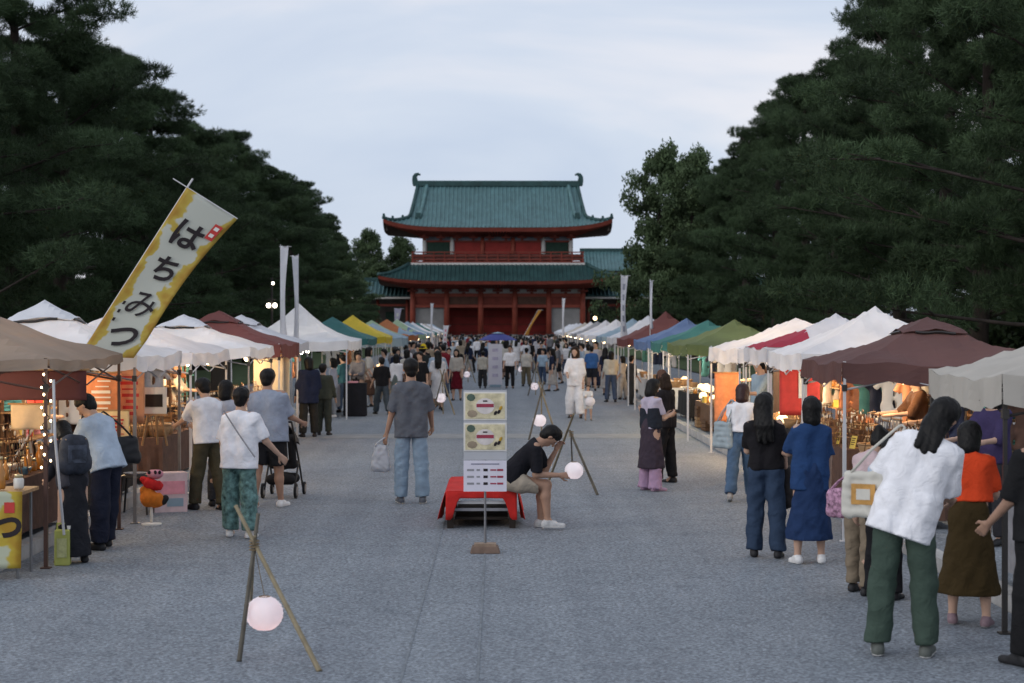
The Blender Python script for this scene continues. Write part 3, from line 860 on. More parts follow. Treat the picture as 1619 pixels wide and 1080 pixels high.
def person(label, x, y, top, heading=0, shirt=None, bottom=None, hair='short', shoes=(0.03, 0.03, 0.032), det=2, H=None, skin=None, hairm=None,
           hat=None, hat_col=None, fem=False, wide=1.0, loc=None, group=None, z0=0.0, curl=(0.35, 0.35), name='person', sole=None, face=True, **pose):
    """shirt: (name, colour, sleeve fraction, hem height, looseness)   bottom: (kind, name, colour, hem fraction, width)"""
    if loc is None:
        X, Y, s = foot(x, y)
        if H is None: H = (y - top) / s
        loc = (X, Y, z0)
    h = {2: 0.0140, 1: 0.024, 0: 0.032}[det]
    pr = random.Random(sum(map(ord, label)))
    if 'legL' not in pose and 'legR' not in pose:
        a = pr.uniform(-5, 7)
        pose['legL'] = (a, pr.uniform(2, 5), pr.uniform(1, 6)); pose['legR'] = (-a * 0.6, pr.uniform(2, 5), pr.uniform(0, 4))
    pose.setdefault('side', pr.uniform(-3, 3)); pose.setdefault('turn', pr.uniform(-14, 14)); pose.setdefault('twist', pr.uniform(-5, 5))
    if 'armL' not in pose: pose['armL'] = (pr.uniform(-4, 14), pr.uniform(5, 11), pr.uniform(8, 34), -4)
    if 'armR' not in pose: pose['armR'] = (pr.uniform(-4, 14), pr.uniform(5, 11), pr.uniform(8, 34), -4)
    J = skeleton(H, fem=fem, wide=wide, **pose)
    tp, hp, Rt, Rh = J['tp'], J['hp'], J['Rt'], J['Rh']
    skin = skin or SKIN
    hm = hairm or HAIRM
    root = thing(name, label, 'person', (loc[0], loc[1], loc[2]), R(heading), group)
    up = np.array([0, 0, J['dz']])
    fwd = Rt @ np.array([0, 1.0, 0])
    bw = wide * (0.94 if fem else 1.0)
    # ---- skin
    f = Field(0.025 * H / 1.7)
    c = lambda a, b, ra, rb=None, **k: f.cone(a, b, ra * H, (ra if rb is None else rb) * H, **k)
    f.cone(hp(0, -0.004, 0.940), hp(0, 0.006, 0.930), 0.047 * H, 0.046 * H)
    f.cone(hp(0, -0.016, 0.948), hp(0, 0.012, 0.952), 0.049 * H, 0.042 * H, k=0.02)
    f.cone(hp(0, 0.018, 0.905), hp(0, 0.030, 0.885), 0.035 * H, 0.021 * H, k=0.02)
    if det == 2:
        f.cone(hp(0, 0.052, 0.928), hp(0, 0.064, 0.909), 0.007 * H, 0.0105 * H, k=0.012)        # nose
        for sg in (-1, 1):
            f.cone(hp(sg * 0.048, -0.004, 0.925), hp(sg * 0.050, -0.008, 0.912), 0.011 * H, 0.008 * H, k=0.006)   # ears
            f.cone(hp(sg * 0.018, 0.046, 0.938), hp(sg * 0.030, 0.040, 0.936), 0.009 * H, k=0.010)              # brow
    f.cone(tp(0, -0.004, 0.80), hp(0, -0.004, 0.895), 0.038 * H, 0.033 * H)
    f.cone(J['shL'] * 0.86 + J['shR'] * 0.14, J['shL'] * 0.14 + J['shR'] * 0.86, 0.030 * H * bw)
    for sg in (-1, 1):
        f.cone(tp(sg * 0.045 * bw, 0, 0.53), tp(sg * 0.045 * bw, 0, 0.74), 0.048 * H * bw, 0.050 * H * bw, k=0.06)
    for n in 'LR':
        c(J['sh' + n], J['el' + n], 0.027 * bw, 0.022)
        c(J['el' + n], J['wr' + n], 0.0235, 0.0155)
        if det < 2:
            c(J['wr' + n], J['wr' + n] + J['hd' + n] * 0.07 * H, 0.017, 0.016)
        c(J['hip' + n], J['kn' + n], 0.052 * bw, 0.034)
        mid = J['kn' + n] * 0.68 + J['an' + n] * 0.32 + np.array([0, -0.008 * H, 0])
        c(J['kn' + n], mid, 0.033, 0.033); c(mid, J['an' + n], 0.033, 0.019)
        c(J['an' + n], J['an' + n] + np.array([0, 0.05 * H, -0.022 * H]), 0.02, 0.018)
    V, F = f.mesh((0.0115 if 'seated' in label else 0.0175) if det == 2 else h)
    if det == 2:
        for i, n in enumerate('LR'):
            sg = -1 if n == 'L' else 1
            upv = Rt @ np.array([-sg * 0.8, 0.5, 0.3])
            V2, F2 = hand_field(J['wr' + n], J['hd' + n], H, upv, sg, curl[i]).mesh(0.0072)
            F = np.concatenate([F, F2 + len(V)]); V = np.concatenate([V, V2])
    link('body', mesh_np('body', V + up, F, skin), root)
    # ---- face details
    if det == 2 and face:
        for sg in (-1, 1):
            MB().ell(hp(sg * 0.021, 0.0455, 0.927) + up, (0.008 * H, 0.004 * H, 0.0035 * H), 8, 6, Matrix(Rh.tolist())).build('eye', EYE, root, smooth=True)
            MB().ell(hp(sg * 0.021, 0.051, 0.942) + up, (0.013 * H, 0.004 * H, 0.0022 * H), 8, 6, Matrix(Rh.tolist())).build('eyebrow', hm, root, smooth=True)
        MB().ell(hp(0, 0.0505, 0.893) + up, (0.014 * H, 0.004 * H, 0.003 * H), 8, 6, Matrix(Rh.tolist())).build('mouth', LIP, root, smooth=True)
    # ---- hair
    f = Field(0.02)
    f.cone(hp(0, -0.012, 0.948), hp(0, 0.008, 0.958), 0.056 * H, 0.050 * H)
    f.cone(hp(0, -0.020, 0.935), hp(0, -0.024, 0.905), 0.050 * H, 0.040 * H)
    if hair == 'bob':
        f.cone(hp(0, -0.014, 0.93), hp(0, -0.020, 0.865), 0.058 * H, 0.054 * H)
    if hair == 'long':
        f.cone(hp(0, -0.014, 0.93), hp(0, -0.022, 0.86), 0.057 * H, 0.054 * H)
        for sg in (-1, 0, 1):
            q0, q1 = hp(sg * 0.024, -0.030, 0.90), tp(sg * 0.036, -0.074, 0.715 - 0.012 * (sg == 0))
            mid_ = (q0 + q1) / 2 + Rt @ np.array([0, -0.012 * H, 0])
            f.cone(q0, mid_, 0.036 * H, 0.030 * H, k=0.03).cone(mid_, q1, 0.030 * H, 0.015 * H, k=0.02)
    if hair == 'shoulder':
        f.cone(hp(0, -0.014, 0.93), hp(0, -0.020, 0.86), 0.052 * H, 0.046 * H)
        for sg in (-1, 0, 1):
            f.cone(hp(sg * 0.022, -0.026, 0.88), tp(sg * 0.030, -0.058, 0.785 - 0.012 * (sg == 0)), 0.030 * H, 0.014 * H, k=0.02)
    if hair == 'tail':
        f.cone(hp(0, -0.06, 0.93), hp(0, -0.085, 0.86), 0.024 * H, 0.016 * H)
    if hair == 'bun':
        f.cone(hp(0, -0.055, 0.965), hp(0, -0.060, 0.970), 0.028 * H)
    f.sub(hp(0, 0.076, 0.912), np.array([0.052, 0.052, 0.054]) * H)
    V, F = f.mesh({2: 0.0085, 1: 0.019, 0: 0.026}[det], {2: 0.0032, 1: 0.003, 0: 0.0}[det], 0.034, 0.10, seed=len(label))
    link('hair', mesh_np('hair', V + up, F, hm), root)
    if hat:
        f = Field(0.012)
        f.cone(hp(0, -0.006, 0.955), hp(0, -0.004, 0.985), 0.058 * H, 0.046 * H, k=0.01)
        f.cut(hp(0, 0, 0.945), Rh @ np.array([0, 0, -1.0]))
        if hat == 'brim':
            f2 = Field(0.01); f2.cone(hp(0, -0.004, 0.945), hp(0, -0.004, 0.957), 0.098 * H, 0.062 * H, cap=True)
            f.p += f2.p
            f.cuts = []
            f.cut(hp(0, 0, 0.943), Rh @ np.array([0, 0, -1.0]))
        else:
            f.cone(hp(0, 0.045, 0.950), hp(0, 0.085, 0.946), 0.03 * H, 0.022 * H, flat=0.3, n=Rh @ np.array([0, 0, 1.0]))
        V, F = f.mesh(h * 0.8)
        link('hat', mesh_np('hat', V + up, F, cloth('hat_%g_%g_%g' % tuple(hat_col), hat_col)), root)
    # ---- top
    seed = abs(hash(label)) % 1000 if False else sum(map(ord, label)) % 997
    def torso(f, loose, hem):
        sh_ = (0.080 if fem else 0.088) * bw
        for sg in (-1, 1):
            f.cone(tp(sg * 0.02, -0.004, 0.802), tp(sg * sh_, 0, 0.792), 0.046 * H, (0.039 + loose * 0.15) * H, k=0.03)
        f.cone(tp(0, -0.004, 0.80), tp(0, -0.004, 0.828), 0.052 * H, 0.040 * H, k=0.03)
        for sg in (-1, 1):
            f.cone(tp(sg * 0.046 * bw, -0.002, 0.57), tp(sg * 0.048 * bw, 0.002, 0.745), (0.052 + loose * 0.75) * H * bw, (0.057 + loose * 0.45) * H * bw, k=0.05)
            f.cone(tp(sg * 0.046 * bw, -0.004, hem - 0.03), tp(sg * 0.046 * bw, 0, 0.58), (0.060 + loose * 0.9) * H * bw, (0.053 + loose * 0.75) * H * bw, k=0.05)
        f.cut(tp(0, 0, hem), Rt @ np.array([0, 0, -1.0]))
        f.cut(tp(0, 0, 0.838), Rt @ np.array([0, 0.28, 0.96]))
    if shirt:
        nm, colr, slv, hem, loose = shirt
        f = Field(0.035 * H / 1.7)
        torso(f, loose, hem)
        for n in 'LR':
            s_, e_, w_ = J['sh' + n], J['el' + n], J['wr' + n]
            if slv > 0:
                t = min(slv, 0.5) / 0.5
                f.cone(s_, s_ + (e_ - s_) * t, 0.038 * H, (0.033 + loose * 0.42) * H, cap=False if slv > 0.5 else True, k=0.03)
            if slv > 0.5:
                t = (slv - 0.5) / 0.5
                f.cone(e_, e_ + (w_ - e_) * t, 0.034 * H, 0.026 * H, cap=True, k=0.03)
        V, F = f.mesh(h, {2: 0.0095, 1: 0.008, 0: 0.004}[det], 0.19, 0.45, seed)
        link('top', mesh_np('top', V + up, F, cloth(nm, colr)), root)
    # ---- bottom
    if bottom:
        kind, nm, colr, hem, wid = bottom
        f = Field(0.03 * H / 1.7)
        if kind in ('trousers', 'shorts'):
            for sg in (-1, 1):
                f.cone(tp(sg * 0.045 * bw, -0.002, 0.615), tp(sg * 0.045 * bw, -0.006, 0.53), 0.050 * H * bw, 0.063 * H * bw, k=0.05)
            for n in 'LR':
                hi_, k_, a_ = J['hip' + n], J['kn' + n], J['an' + n]
                if kind == 'shorts':
                    f.cone(hi_, hi_ + (k_ - hi_) * hem, 0.062 * H * bw, 0.054 * H * wid, cap=True)
                    f.cone(hi_, hi_ + (k_ - hi_) * hem * 0.4, 0.062 * H * bw, 0.06 * H * wid)
                else:
                    f.cone(hi_, k_, 0.060 * H * bw, 0.046 * H * wid, k=0.02)
                    f.cone(k_, k_ + (a_ - k_) * hem, 0.046 * H * wid, 0.042 * H * wid, cap=True, k=0.02)
            f.cut(tp(0, 0, 0.625), Rt @ np.array([0, 0, 1.0]))
            V, F = f.mesh(h, {2: 0.0090, 1: 0.008, 0: 0.004}[det], 0.17, 0.8, seed + 5)
        else:
            z = hem * H
            w0 = tp(0, 0, 0.62)
            mid = np.array([(J['knL'][0] + J['knR'][0]) / 2, (J['knL'][1] + J['knR'][1]) / 2, z - J['dz']])
            f.cone(w0, tp(0, -0.01, 0.54), 0.075 * H * bw, 0.098 * H * bw, k=0.04, flat=0.8, n=fwd)
            f.cone(tp(0, -0.01, 0.55), mid, 0.092 * H * bw, 0.105 * H * wid, k=0.03, flat=0.86, n=[0, 1, 0], cap=False)
            f.cut([0, 0, z - J['dz']], [0, 0, -1.0])
            V, F = f.mesh(h, 0.013 if det else 0.008, 0.14, 0.05, seed + 5)
        link('skirt' if kind == 'skirt' else kind, mesh_np(kind, V + up, F, cloth(nm, colr)), root)
    # ---- shoes
    for n in 'LR':
        a = J['an' + n]
        p = R(J['pitch' + n])
        sg = -1 if n == 'L' else 1
        fd = np.array([sg * 0.16, math.cos(p), -math.sin(p)]); ud = np.array([0, math.sin(p), math.cos(p)])
        heel = a - ud * 0.026 * H - fd * 0.018 * H
        toe = a - ud * 0.028 * H + fd * 0.098 * H
        f = Field(0.018)
        f.cone(heel, toe, 0.021 * H, 0.0175 * H)
        f.cone(heel + ud * 0.012 * H, a * 0.55 + toe * 0.45, 0.022 * H, 0.018 * H)
        f.cone(a, heel, 0.024 * H, 0.022 * H)
        f.cut(a - ud * 0.041 * H, -ud)
        V, F = f.mesh(0.011 if det == 2 else 0.018)
        so = link('shoe', mesh_np('shoe', V + up, F, mat('shoe_%g_%g_%g' % tuple(shoes), shoes, 0.6, 0.15, 20)), root)
        if sole and det == 2:
            f = Field(0.008)
            f.cone(heel - ud * 0.011 * H, toe - ud * 0.009 * H, 0.0235 * H, 0.0195 * H, flat=0.28, n=ud)
            V, F = f.mesh(0.009)
            link('sole', mesh_np('sole', V + up, F, mat('sole_%g' % sole, (sole, sole, sole * 0.97), 0.7, 0.1, 20)), so)
    J['root'] = root; J['H'] = H; J['loc'] = loc
    hz = R(heading)
    def wp(p):
        p = p + up
        return Vector((loc[0] + p[0] * math.cos(hz) - p[1] * math.sin(hz), loc[1] + p[0] * math.sin(hz) + p[1] * math.cos(hz), loc[2] + p[2]))
    J['wp'] = wp
    return J

def bag(name, label, cat, c, size, heading, m, strap=None, strap_m=None, sag=0.15, mark=None, straps=2):
    """soft bag: c = centre of the body (world), strap = world point it hangs from"""
    c = Vector(c)
    t = thing(name, label, cat, c, heading)
    f = Field(0.02)
    w, d, hh = size
    r = d / 2
    for sx in (-1, 1):
        f.cone((sx * (w / 2 - r), 0, -hh / 2 + r), (sx * (w / 2 - r) * (1 - sag), 0, hh / 2 - r), r, r * 0.72)
    for z in np.linspace(-hh / 2 + r, hh / 2 - r, 5):
        k = 1 - sag * (z / hh + 0.5)
        f.cone((-(w / 2 - r) * k, 0, z), ((w / 2 - r) * k, 0, z), r * (1.0 - 0.28 * (z / hh + 0.5)))
    V, F = f.mesh(max(0.012, d / 10), 0.008, 0.13, 0.8, seed=len(label))
    link('body', mesh_np('body', V, F, m), t)
    if strap is not None:
        q = Vector(strap) - c
        q = Matrix.Rotation(-heading, 3, 'Z') @ q
        for s in ((-1, 1) if straps == 2 else (0,)):
            b = MB()
            for sx in (-1, 1):
                a = Vector((sx * w * 0.28, s * d * 0.28, hh / 2 - r * 0.6))
                top = q + Vector((sx * 0.025, s * 0.012, 0))
                b.tube([a, a.lerp(top, 0.5) + Vector((sx * 0.02, 0, 0)), top, q + Vector((0, s * 0.012, 0.015))], 0.009, 5)
            b.build('strap', strap_m or m, t, smooth=True)
    if mark:
        mb = MB().box((0, -d / 2 * 0.98 - 0.001, 0), (w * 0.52, 0.006, hh * 0.42))
        mb.build('print', mark, t)
        mb2 = MB().box((0, -d / 2 * 0.98 - 0.005, 0), (w * 0.30, 0.006, hh * 0.22)).build('print_centre', m, t)
    return t
# ------------------------------------------------------------------ canopies
POST_W = mat('white_steel', (0.55, 0.55, 0.56), 0.45, 0.06, 4, metal=0.0)
POST_G = mat('grey_steel', (0.22, 0.22, 0.23), 0.4, 0.1, 4, metal=0.6)
POST_D = mat('dark_steel', (0.035, 0.032, 0.03), 0.5, 0.1, 4)
POST_B = mat('brown_steel', (0.09, 0.05, 0.04), 0.5, 0.1, 4)
SIDE = {-1: 'honey-banner side', 1: 'cream-canopy side'}
TENTS = []
def canopy(label, cm, x0, x1, y0, y1, ze, zp, pm=POST_G, vent=False, val=0.20, det=2, sag=0.12, seed=0, group=None, name='canopy_tent', panel=None):
    """pop-up canopy: x0 street side, x1 back; y0 near, y1 far"""
    cx, cy = (x0 + x1) / 2, (y0 + y1) / 2
    hx, hy = abs(x1 - x0) / 2, (y1 - y0) / 2
    t = thing(name, label, 'canopy tent', (cx, cy, 0), 0, group)
    rg = np.random.RandomState(seed + 7)
    ph = rg.uniform(0, 6.28, 6)
    n = 20 if det == 2 else (10 if det == 1 else 6)
    def Z(u, v):
        m = max(abs(u), abs(v))
        e = 1 - m
        zz = ze + (zp - ze) * (e - sag * math.sin(math.pi * e))
        edge = m ** 4
        lo = min(abs(u), abs(v))
        zz -= edge * 0.045 * (1 - (lo / max(m, 1e-6)) ** 2)              # eaves sag between the posts
        zz += 0.010 * math.sin(23 * u + 9 * v + ph[5]) * (1 - m) + 0.018 * math.sin(7 * u + ph[0]) * math.sin(6 * v + ph[1]) + 0.008 * math.sin(13 * u * v + ph[2])
        return zz
    fl = lambda a: a * 2 - 1
    b = MB().grid(lambda u, v: (fl(u) * hx, fl(v) * hy, Z(fl(u), fl(v))), n, n)
    co = b.build('roof_cloth', cm, t, smooth=False)
    if panel:
        b = MB().grid(lambda u, v: (-hx * 0.98 * (1 if x0 < x1 else -1) + (0.55 * hx * u) * (1 if x0 < x1 else -1), fl(v) * hy * 0.98, Z(-(0.98 - 0.55 * u), fl(v) * 0.98) + 0.012), 6, n)
        b.build('roof_panel', panel, t)
    if vent:
        k = 0.30
        b = MB().grid(lambda u, v: (fl(u) * hx * k, fl(v) * hy * k, Z(fl(u) * k, fl(v) * k) + 0.012 + 0.055 * (math.sin(math.pi * u) * math.sin(math.pi * v)) ** 0.5 * (1 - 0.7 * math.sin(math.pi * u) * math.sin(math.pi * v)) + 0.05 * (1 - abs(fl(u))) * (v > 0.99 or v < 0.01) + 0.05 * (1 - abs(fl(v))) * (u > 0.99 or u < 0.01)), 10, 10)
        vo = b.build('vent_cap', cm, t); solidify(vo, 0.006)
        for i, (sx_, sy_) in enumerate(((0, -1), (0, 1), (-1, 0), (1, 0))):
            pts = []
            for a in np.linspace(-0.62, 0.62, 7):
                uu, vv = (a * k, sy_ * k) if sx_ == 0 else (sx_ * k, a * k)
                pts.append((uu * hx, vv * hy, Z(uu, vv) + 0.022))
            MB().tube(pts, 0.016, 4).build('vent_mesh', POST_D, t)
    for i, (ax, sg) in enumerate((('x', -1), ('x', 1), ('y', -1), ('y', 1))):
        def P(u, v):
            a = fl(u)
            wob = 0.018 * math.sin(9 * a + ph[3] + i) + 0.012 * math.sin(17 * a + ph[4])
            drop = val * v + (0.02 * abs(math.sin(math.pi * u * 5)) * v)
            if ax == 'x': q = (sg * (hx + 0.004) + sg * wob * v, a * hy, Z(sg, a) - drop)
            else: q = (a * hx, sg * (hy + 0.004) + sg * wob * v, Z(a, sg) - drop)
            return q
        MB().grid(P, n, 3 if det else 1, flip=(ax == 'x') == (sg > 0)).build('valance', cm, t)
    for sx_ in (-1, 1):
        for sy_ in (-1, 1):
            px, py = sx_ * (hx - 0.03), sy_ * (hy - 0.03)
            p = MB().box((px, py, 0.62), (0.036, 0.036, 1.24)).box((px, py, (ze + 1.0) / 2), (0.028, 0.028, ze - 1.0))
            po = p.build('post', pm, t)
            if det == 2:
                MB().box((px, py, 0.008), (0.09, 0.09, 0.012)).build('foot_plate', pm, po)
                MB().box((px, py, ze - 0.28), (0.05, 0.05, 0.07)).build('slider', POST_D, po)
    if det:
        for ax, sg in (('x', -1), ('x', 1), ('y', -1), ('y', 1)):
            tb = MB()
            L = hy if ax == 'x' else hx
            o = (hx if ax == 'x' else hy) - 0.03
            zz0, zz1 = ze - 0.30, ze - 0.06
            for k in range(2):
                a0, a1 = -L + k * L + 0.03, -L + (k + 1) * L - 0.03
                for za, zb, off in ((zz0, zz1, 0.008), (zz1, zz0, -0.008)):
                    pa, pb = ((sg * o + off, a0, za), (sg * o + off, a1, zb)) if ax == 'x' else ((a0, sg * o + off, za), (a1, sg * o + off, zb))
                    tb.tube([pa, pb], 0.011, 4)
            tb.build('truss', pm, t)
    TENTS.append((label, x0, x1, y0, y1, ze))
    return t

WHITE_C = canvas('white', (0.72, 0.73, 0.76), 0.2)
WHITE_C2 = canvas('white_second', (0.66, 0.67, 0.71), 0.2)
CREAM_C = canvas('cream', (0.50, 0.47, 0.42), 0.2)
TAN_C = canvas('tan', (0.30, 0.235, 0.185), 0.2)
BROWN_C = canvas('brown', (0.120, 0.062, 0.058), 0.12)
MAROON_C = canvas('maroon', (0.155, 0.055, 0.05), 0.12)
PINK_C = canvas('crimson', (0.42, 0.045, 0.075), 0.2)
OLIVE_C = canvas('olive', (0.10, 0.135, 0.06), 0.2)
TEAL_C = canvas('teal', (0.05, 0.17, 0.165), 0.2)
BLUE_C = canvas('blue', (0.12, 0.19, 0.36), 0.2)
GREEN_C = canvas('green', (0.06, 0.19, 0.12), 0.2)
YEL_C = canvas('yellow', (0.55, 0.45, 0.05), 0.2)
LBLUE_C = canvas('light_blue', (0.27, 0.38, 0.47), 0.2)
ORANGE_C = canvas('orange', (0.45, 0.16, 0.06), 0.2)
LIME_C = canvas('pale_green', (0.35, 0.46, 0.30), 0.2)
GREY_C = canvas('grey', (0.30, 0.31, 0.33), 0.2)

# honey-banner side
canopy('tan canopy whose street post carries a string of small bulbs', TAN_C, -4.2, -6.9, 16.5, 19.75, 1.97, 2.55, POST_B, False, 0.09, seed=1)
canopy('large white vented canopy directly behind the honey banner', WHITE_C, -4.15, -7.0, 20.3, 23.2, 1.95, 2.56, POST_G, True, 0.16, seed=2)
canopy('unvented white canopy beyond the large vented one behind the honey banner', WHITE_C2, -4.15, -6.9, 24.0, 27.2, 1.93, 2.50, POST_W, False, 0.16, seed=3)
canopy('white vented canopy by the maroon one', WHITE_C, -4.15, -6.9, 29.6, 32.6, 1.93, 2.46, POST_G, True, 0.16, seed=4)
canopy('maroon canopy among white ones on the honey-banner side', MAROON_C, -4.1, -6.9, 33.3, 36.4, 1.96, 2.58, POST_W, True, 0.24, seed=5)
canopy('white canopy between the maroon canopy and the two white banners', WHITE_C2, -4.3, -6.9, 37.0, 40.2, 1.96, 2.54, POST_W, True, 0.18, det=1, seed=6)
canopy('white steep canopy under the two tall white banners', WHITE_C, -3.7, -6.6, 43.5, 48.0, 1.95, 2.9, POST_W, False, 0.22, det=1, sag=0.22, seed=7)
canopy('dark teal canopy next to a yellow one', TEAL_C, -3.9, -6.4, 53, 57, 1.95, 2.62, POST_W, False, 0.18, det=1, seed=8)
canopy('bright yellow canopy next to the dark teal canopy', YEL_C, -3.7, -6.2, 58.5, 62, 1.98, 2.70, POST_W, False, 0.2, det=1, seed=9)
canopy('light blue canopy with pale hanging cloth on the honey-banner side', LBLUE_C, -3.4, -5.8, 63, 67, 1.92, 2.45, POST_W, False, 0.3, det=1, seed=10)
canopy('pale green canopy beyond the light blue canopy', LIME_C, -3.9, -6.4, 70, 74, 1.95, 2.6, POST_W, False, 0.2, det=1, seed=11)
canopy('orange striped canopy on the honey-banner side', ORANGE_C, -3.6, -6.2, 76, 80, 1.95, 2.65, POST_W, False, 0.2, det=1, seed=12, panel=LBLUE_C)
canopy('lime and blue canopy past the orange striped one', LIME_C, -3.6, -6.2, 84, 88, 1.95, 2.7, POST_W, False, 0.2, det=1, seed=13, panel=BLUE_C)
# cream-canopy side
canopy('cream canopy with scalloped valance near the person in orange', CREAM_C, 3.70, 6.3, 12.9, 15.1, 1.90, 2.42, POST_D, False, 0.22, seed=21)
canopy('brown vented canopy with white street posts', BROWN_C, 3.62, 6.0, 18.5, 20.9, 1.90, 2.36, POST_W, True, 0.20, seed=22)
canopy('white pointed canopy next to the brown vented canopy', WHITE_C, 3.72, 6.1, 21.6, 24.2, 1.95, 2.55, POST_W, False, 0.19, seed=23)
canopy('crimson canopy with white roof squeezed between two white canopies', WHITE_C2, 3.80, 6.2, 24.9, 27.2, 1.97, 2.48, POST_W, False, 0.19, seed=24, panel=PINK_C)
canopy('white canopy glowing orange inside from its lamps', WHITE_C, 3.82, 6.3, 28.0, 31.8, 1.93, 2.45, POST_W, False, 0.22, seed=25)
canopy('olive green canopy beside the glowing white one', OLIVE_C, 3.75, 6.2, 35.0, 39.0, 1.93, 2.42, POST_W, False, 0.20, det=1, seed=26)
canopy('teal canopy between the olive and the blue canopy', TEAL_C, 3.75, 6.2, 40.2, 43.2, 1.93, 2.45, POST_W, False, 0.20, det=1, seed=27)
canopy('blue canopy with white posts next to the teal one', BLUE_C, 3.75, 6.2, 44.2, 48.6, 1.93, 2.5, POST_W, False, 0.20, det=1, seed=28)
canopy('dark red canopy behind the blue canopy', MAROON_C, 3.75, 6.4, 51.0, 55.5, 1.95, 2.75, POST_W, False, 0.20, det=1, seed=29)
canopy('white canopy beside the dark red canopy and tall white banner', WHITE_C2, 3.9, 6.5, 59, 63, 1.95, 2.7, POST_W, False, 0.2, det=1, seed=30)
canopy('grey blue canopy in the middle of far white ones', LBLUE_C, 3.9, 6.5, 66, 70, 1.95, 2.65, POST_W, False, 0.2, det=1, seed=31)
# small far canopies
fl_cols = {-1: [WHITE_C, LBLUE_C, WHITE_C2, TEAL_C, WHITE_C, CREAM_C, WHITE_C2], 1: [WHITE_C, WHITE_C2, GREY_C, WHITE_C, CREAM_C, WHITE_C2, WHITE_C]}
nmc = {WHITE_C: 'white', LBLUE_C: 'light blue', WHITE_C2: 'off-white', TEAL_C: 'teal', CREAM_C: 'cream', GREY_C: 'grey'}
for sx in (-1, 1):
    for i in range(9):
        y = (93 if sx < 0 else 76) + i * 10.2
        cmx = fl_cols[sx][i % 7]
        xx = (3.9 + 0.16 * i) * sx
        canopy('small far %s canopy toward the gate on the %s' % (nmc[cmx], SIDE[sx]), cmx, xx, xx + sx * 2.7, y, y + 4.2, 1.95, 2.65, POST_W, False, 0.2, det=0, seed=40 + i + 20 * (sx > 0), group='far %s canopies toward the gate on the %s' % (nmc[cmx], SIDE[sx]))

# ------------------------------------------------------------------ lamps
BULB = mat('warm_bulb', (0.9, 0.8, 0.6), 0.4, 0.02, 3, emit=(1.0, 0.72, 0.40), es=9.0)
BULB_W = mat('white_bulb', (0.9, 0.88, 0.82), 0.4, 0.02, 3, emit=(1.0, 0.88, 0.70), es=8.0)
WIRE = mat('black_wire', (0.015, 0.015, 0.015), 0.6, 0.1, 3)
def lamp(label, p, r=0.05, drop=0.18, e=14.0, warm=True, group=None):
    p = Vector(p)
    t = thing('hanging_lamp', label, 'lamp', p, 0, group)
    MB().lathe([(0.004, r * 1.7 + drop), (0.005, r * 1.7), (0.022, r * 1.6), (0.024, r * 0.95), (r * 0.5, r * 0.9)], 10).build('socket', WIRE, t, smooth=True)
    MB().ell((0, 0, 0), (r, r, r * 1.1), 12, 8).build('bulb', BULB if warm else BULB_W, t, smooth=True)
    if e:
        ld = bpy.data.lights.new('lamp_light', 'POINT')
        ld.energy = e * 2.2; ld.color = (1.0, 0.66, 0.34) if warm else (1.0, 0.84, 0.62); ld.shadow_soft_size = r * 1.3
        lo = bpy.data.objects.new('lamp_light', ld); COL.objects.link(lo); lo.parent = t
        lo.location = (0, 0, -r * 2.2)
    return t

# ------------------------------------------------------------------ tables and goods
WOOD = mat('pale_wood', (0.36, 0.22, 0.11), 0.65, 0.2, 3.0, 0.1, 20, stretch=(1, 6, 6))
WOOD_D = mat('brown_wood', (0.13, 0.068, 0.035), 0.65, 0.25, 3.0, 0.1, 20, stretch=(1, 6, 6))
GLASS_A = mat('amber_jar', (0.40, 0.17, 0.03), 0.15, 0.15, 6, spec=0.6)
GLASS_W = mat('white_glaze', (0.62, 0.60, 0.55), 0.25, 0.06, 6, spec=0.5)
GLASS_B = mat('blue_glaze', (0.10, 0.19, 0.26), 0.25, 0.15, 6, spec=0.5)
LIDM = mat('lid_metal', (0.5, 0.42, 0.25), 0.35, 0.1, 6, metal=0.7)
PAPER = mat('white_card', (0.68, 0.66, 0.62), 0.85, 0.05, 5)
YEL = mat('yellow_paper', (0.62, 0.46, 0.10), 0.8, 0.12, 8)
REDP = mat('red_paper', (0.48, 0.045, 0.04), 0.7, 0.12, 8)
PINKP = mat('pink_paper', (0.62, 0.27, 0.33), 0.8, 0.12, 8)
ORANGEP = mat('orange_poster', (0.50, 0.19, 0.085), 0.7, 0.22, 5)
TEALP = mat('teal_cloth', (0.07, 0.22, 0.23), 0.9, 0.15, 8)
NAVYP = mat('navy_cloth', (0.025, 0.032, 0.06), 0.9, 0.2, 8)
GREYP = mat('grey_cloth', (0.25, 0.25, 0.27), 0.9, 0.15, 8)
BLACKP = mat('black_cloth', (0.018, 0.017, 0.018), 0.9, 0.2, 8)
BROWNP = mat('brown_cloth', (0.10, 0.055, 0.04), 0.9, 0.2, 8)
INK = mat('ink', (0.02, 0.015, 0.018), 0.8, 0.1, 8)

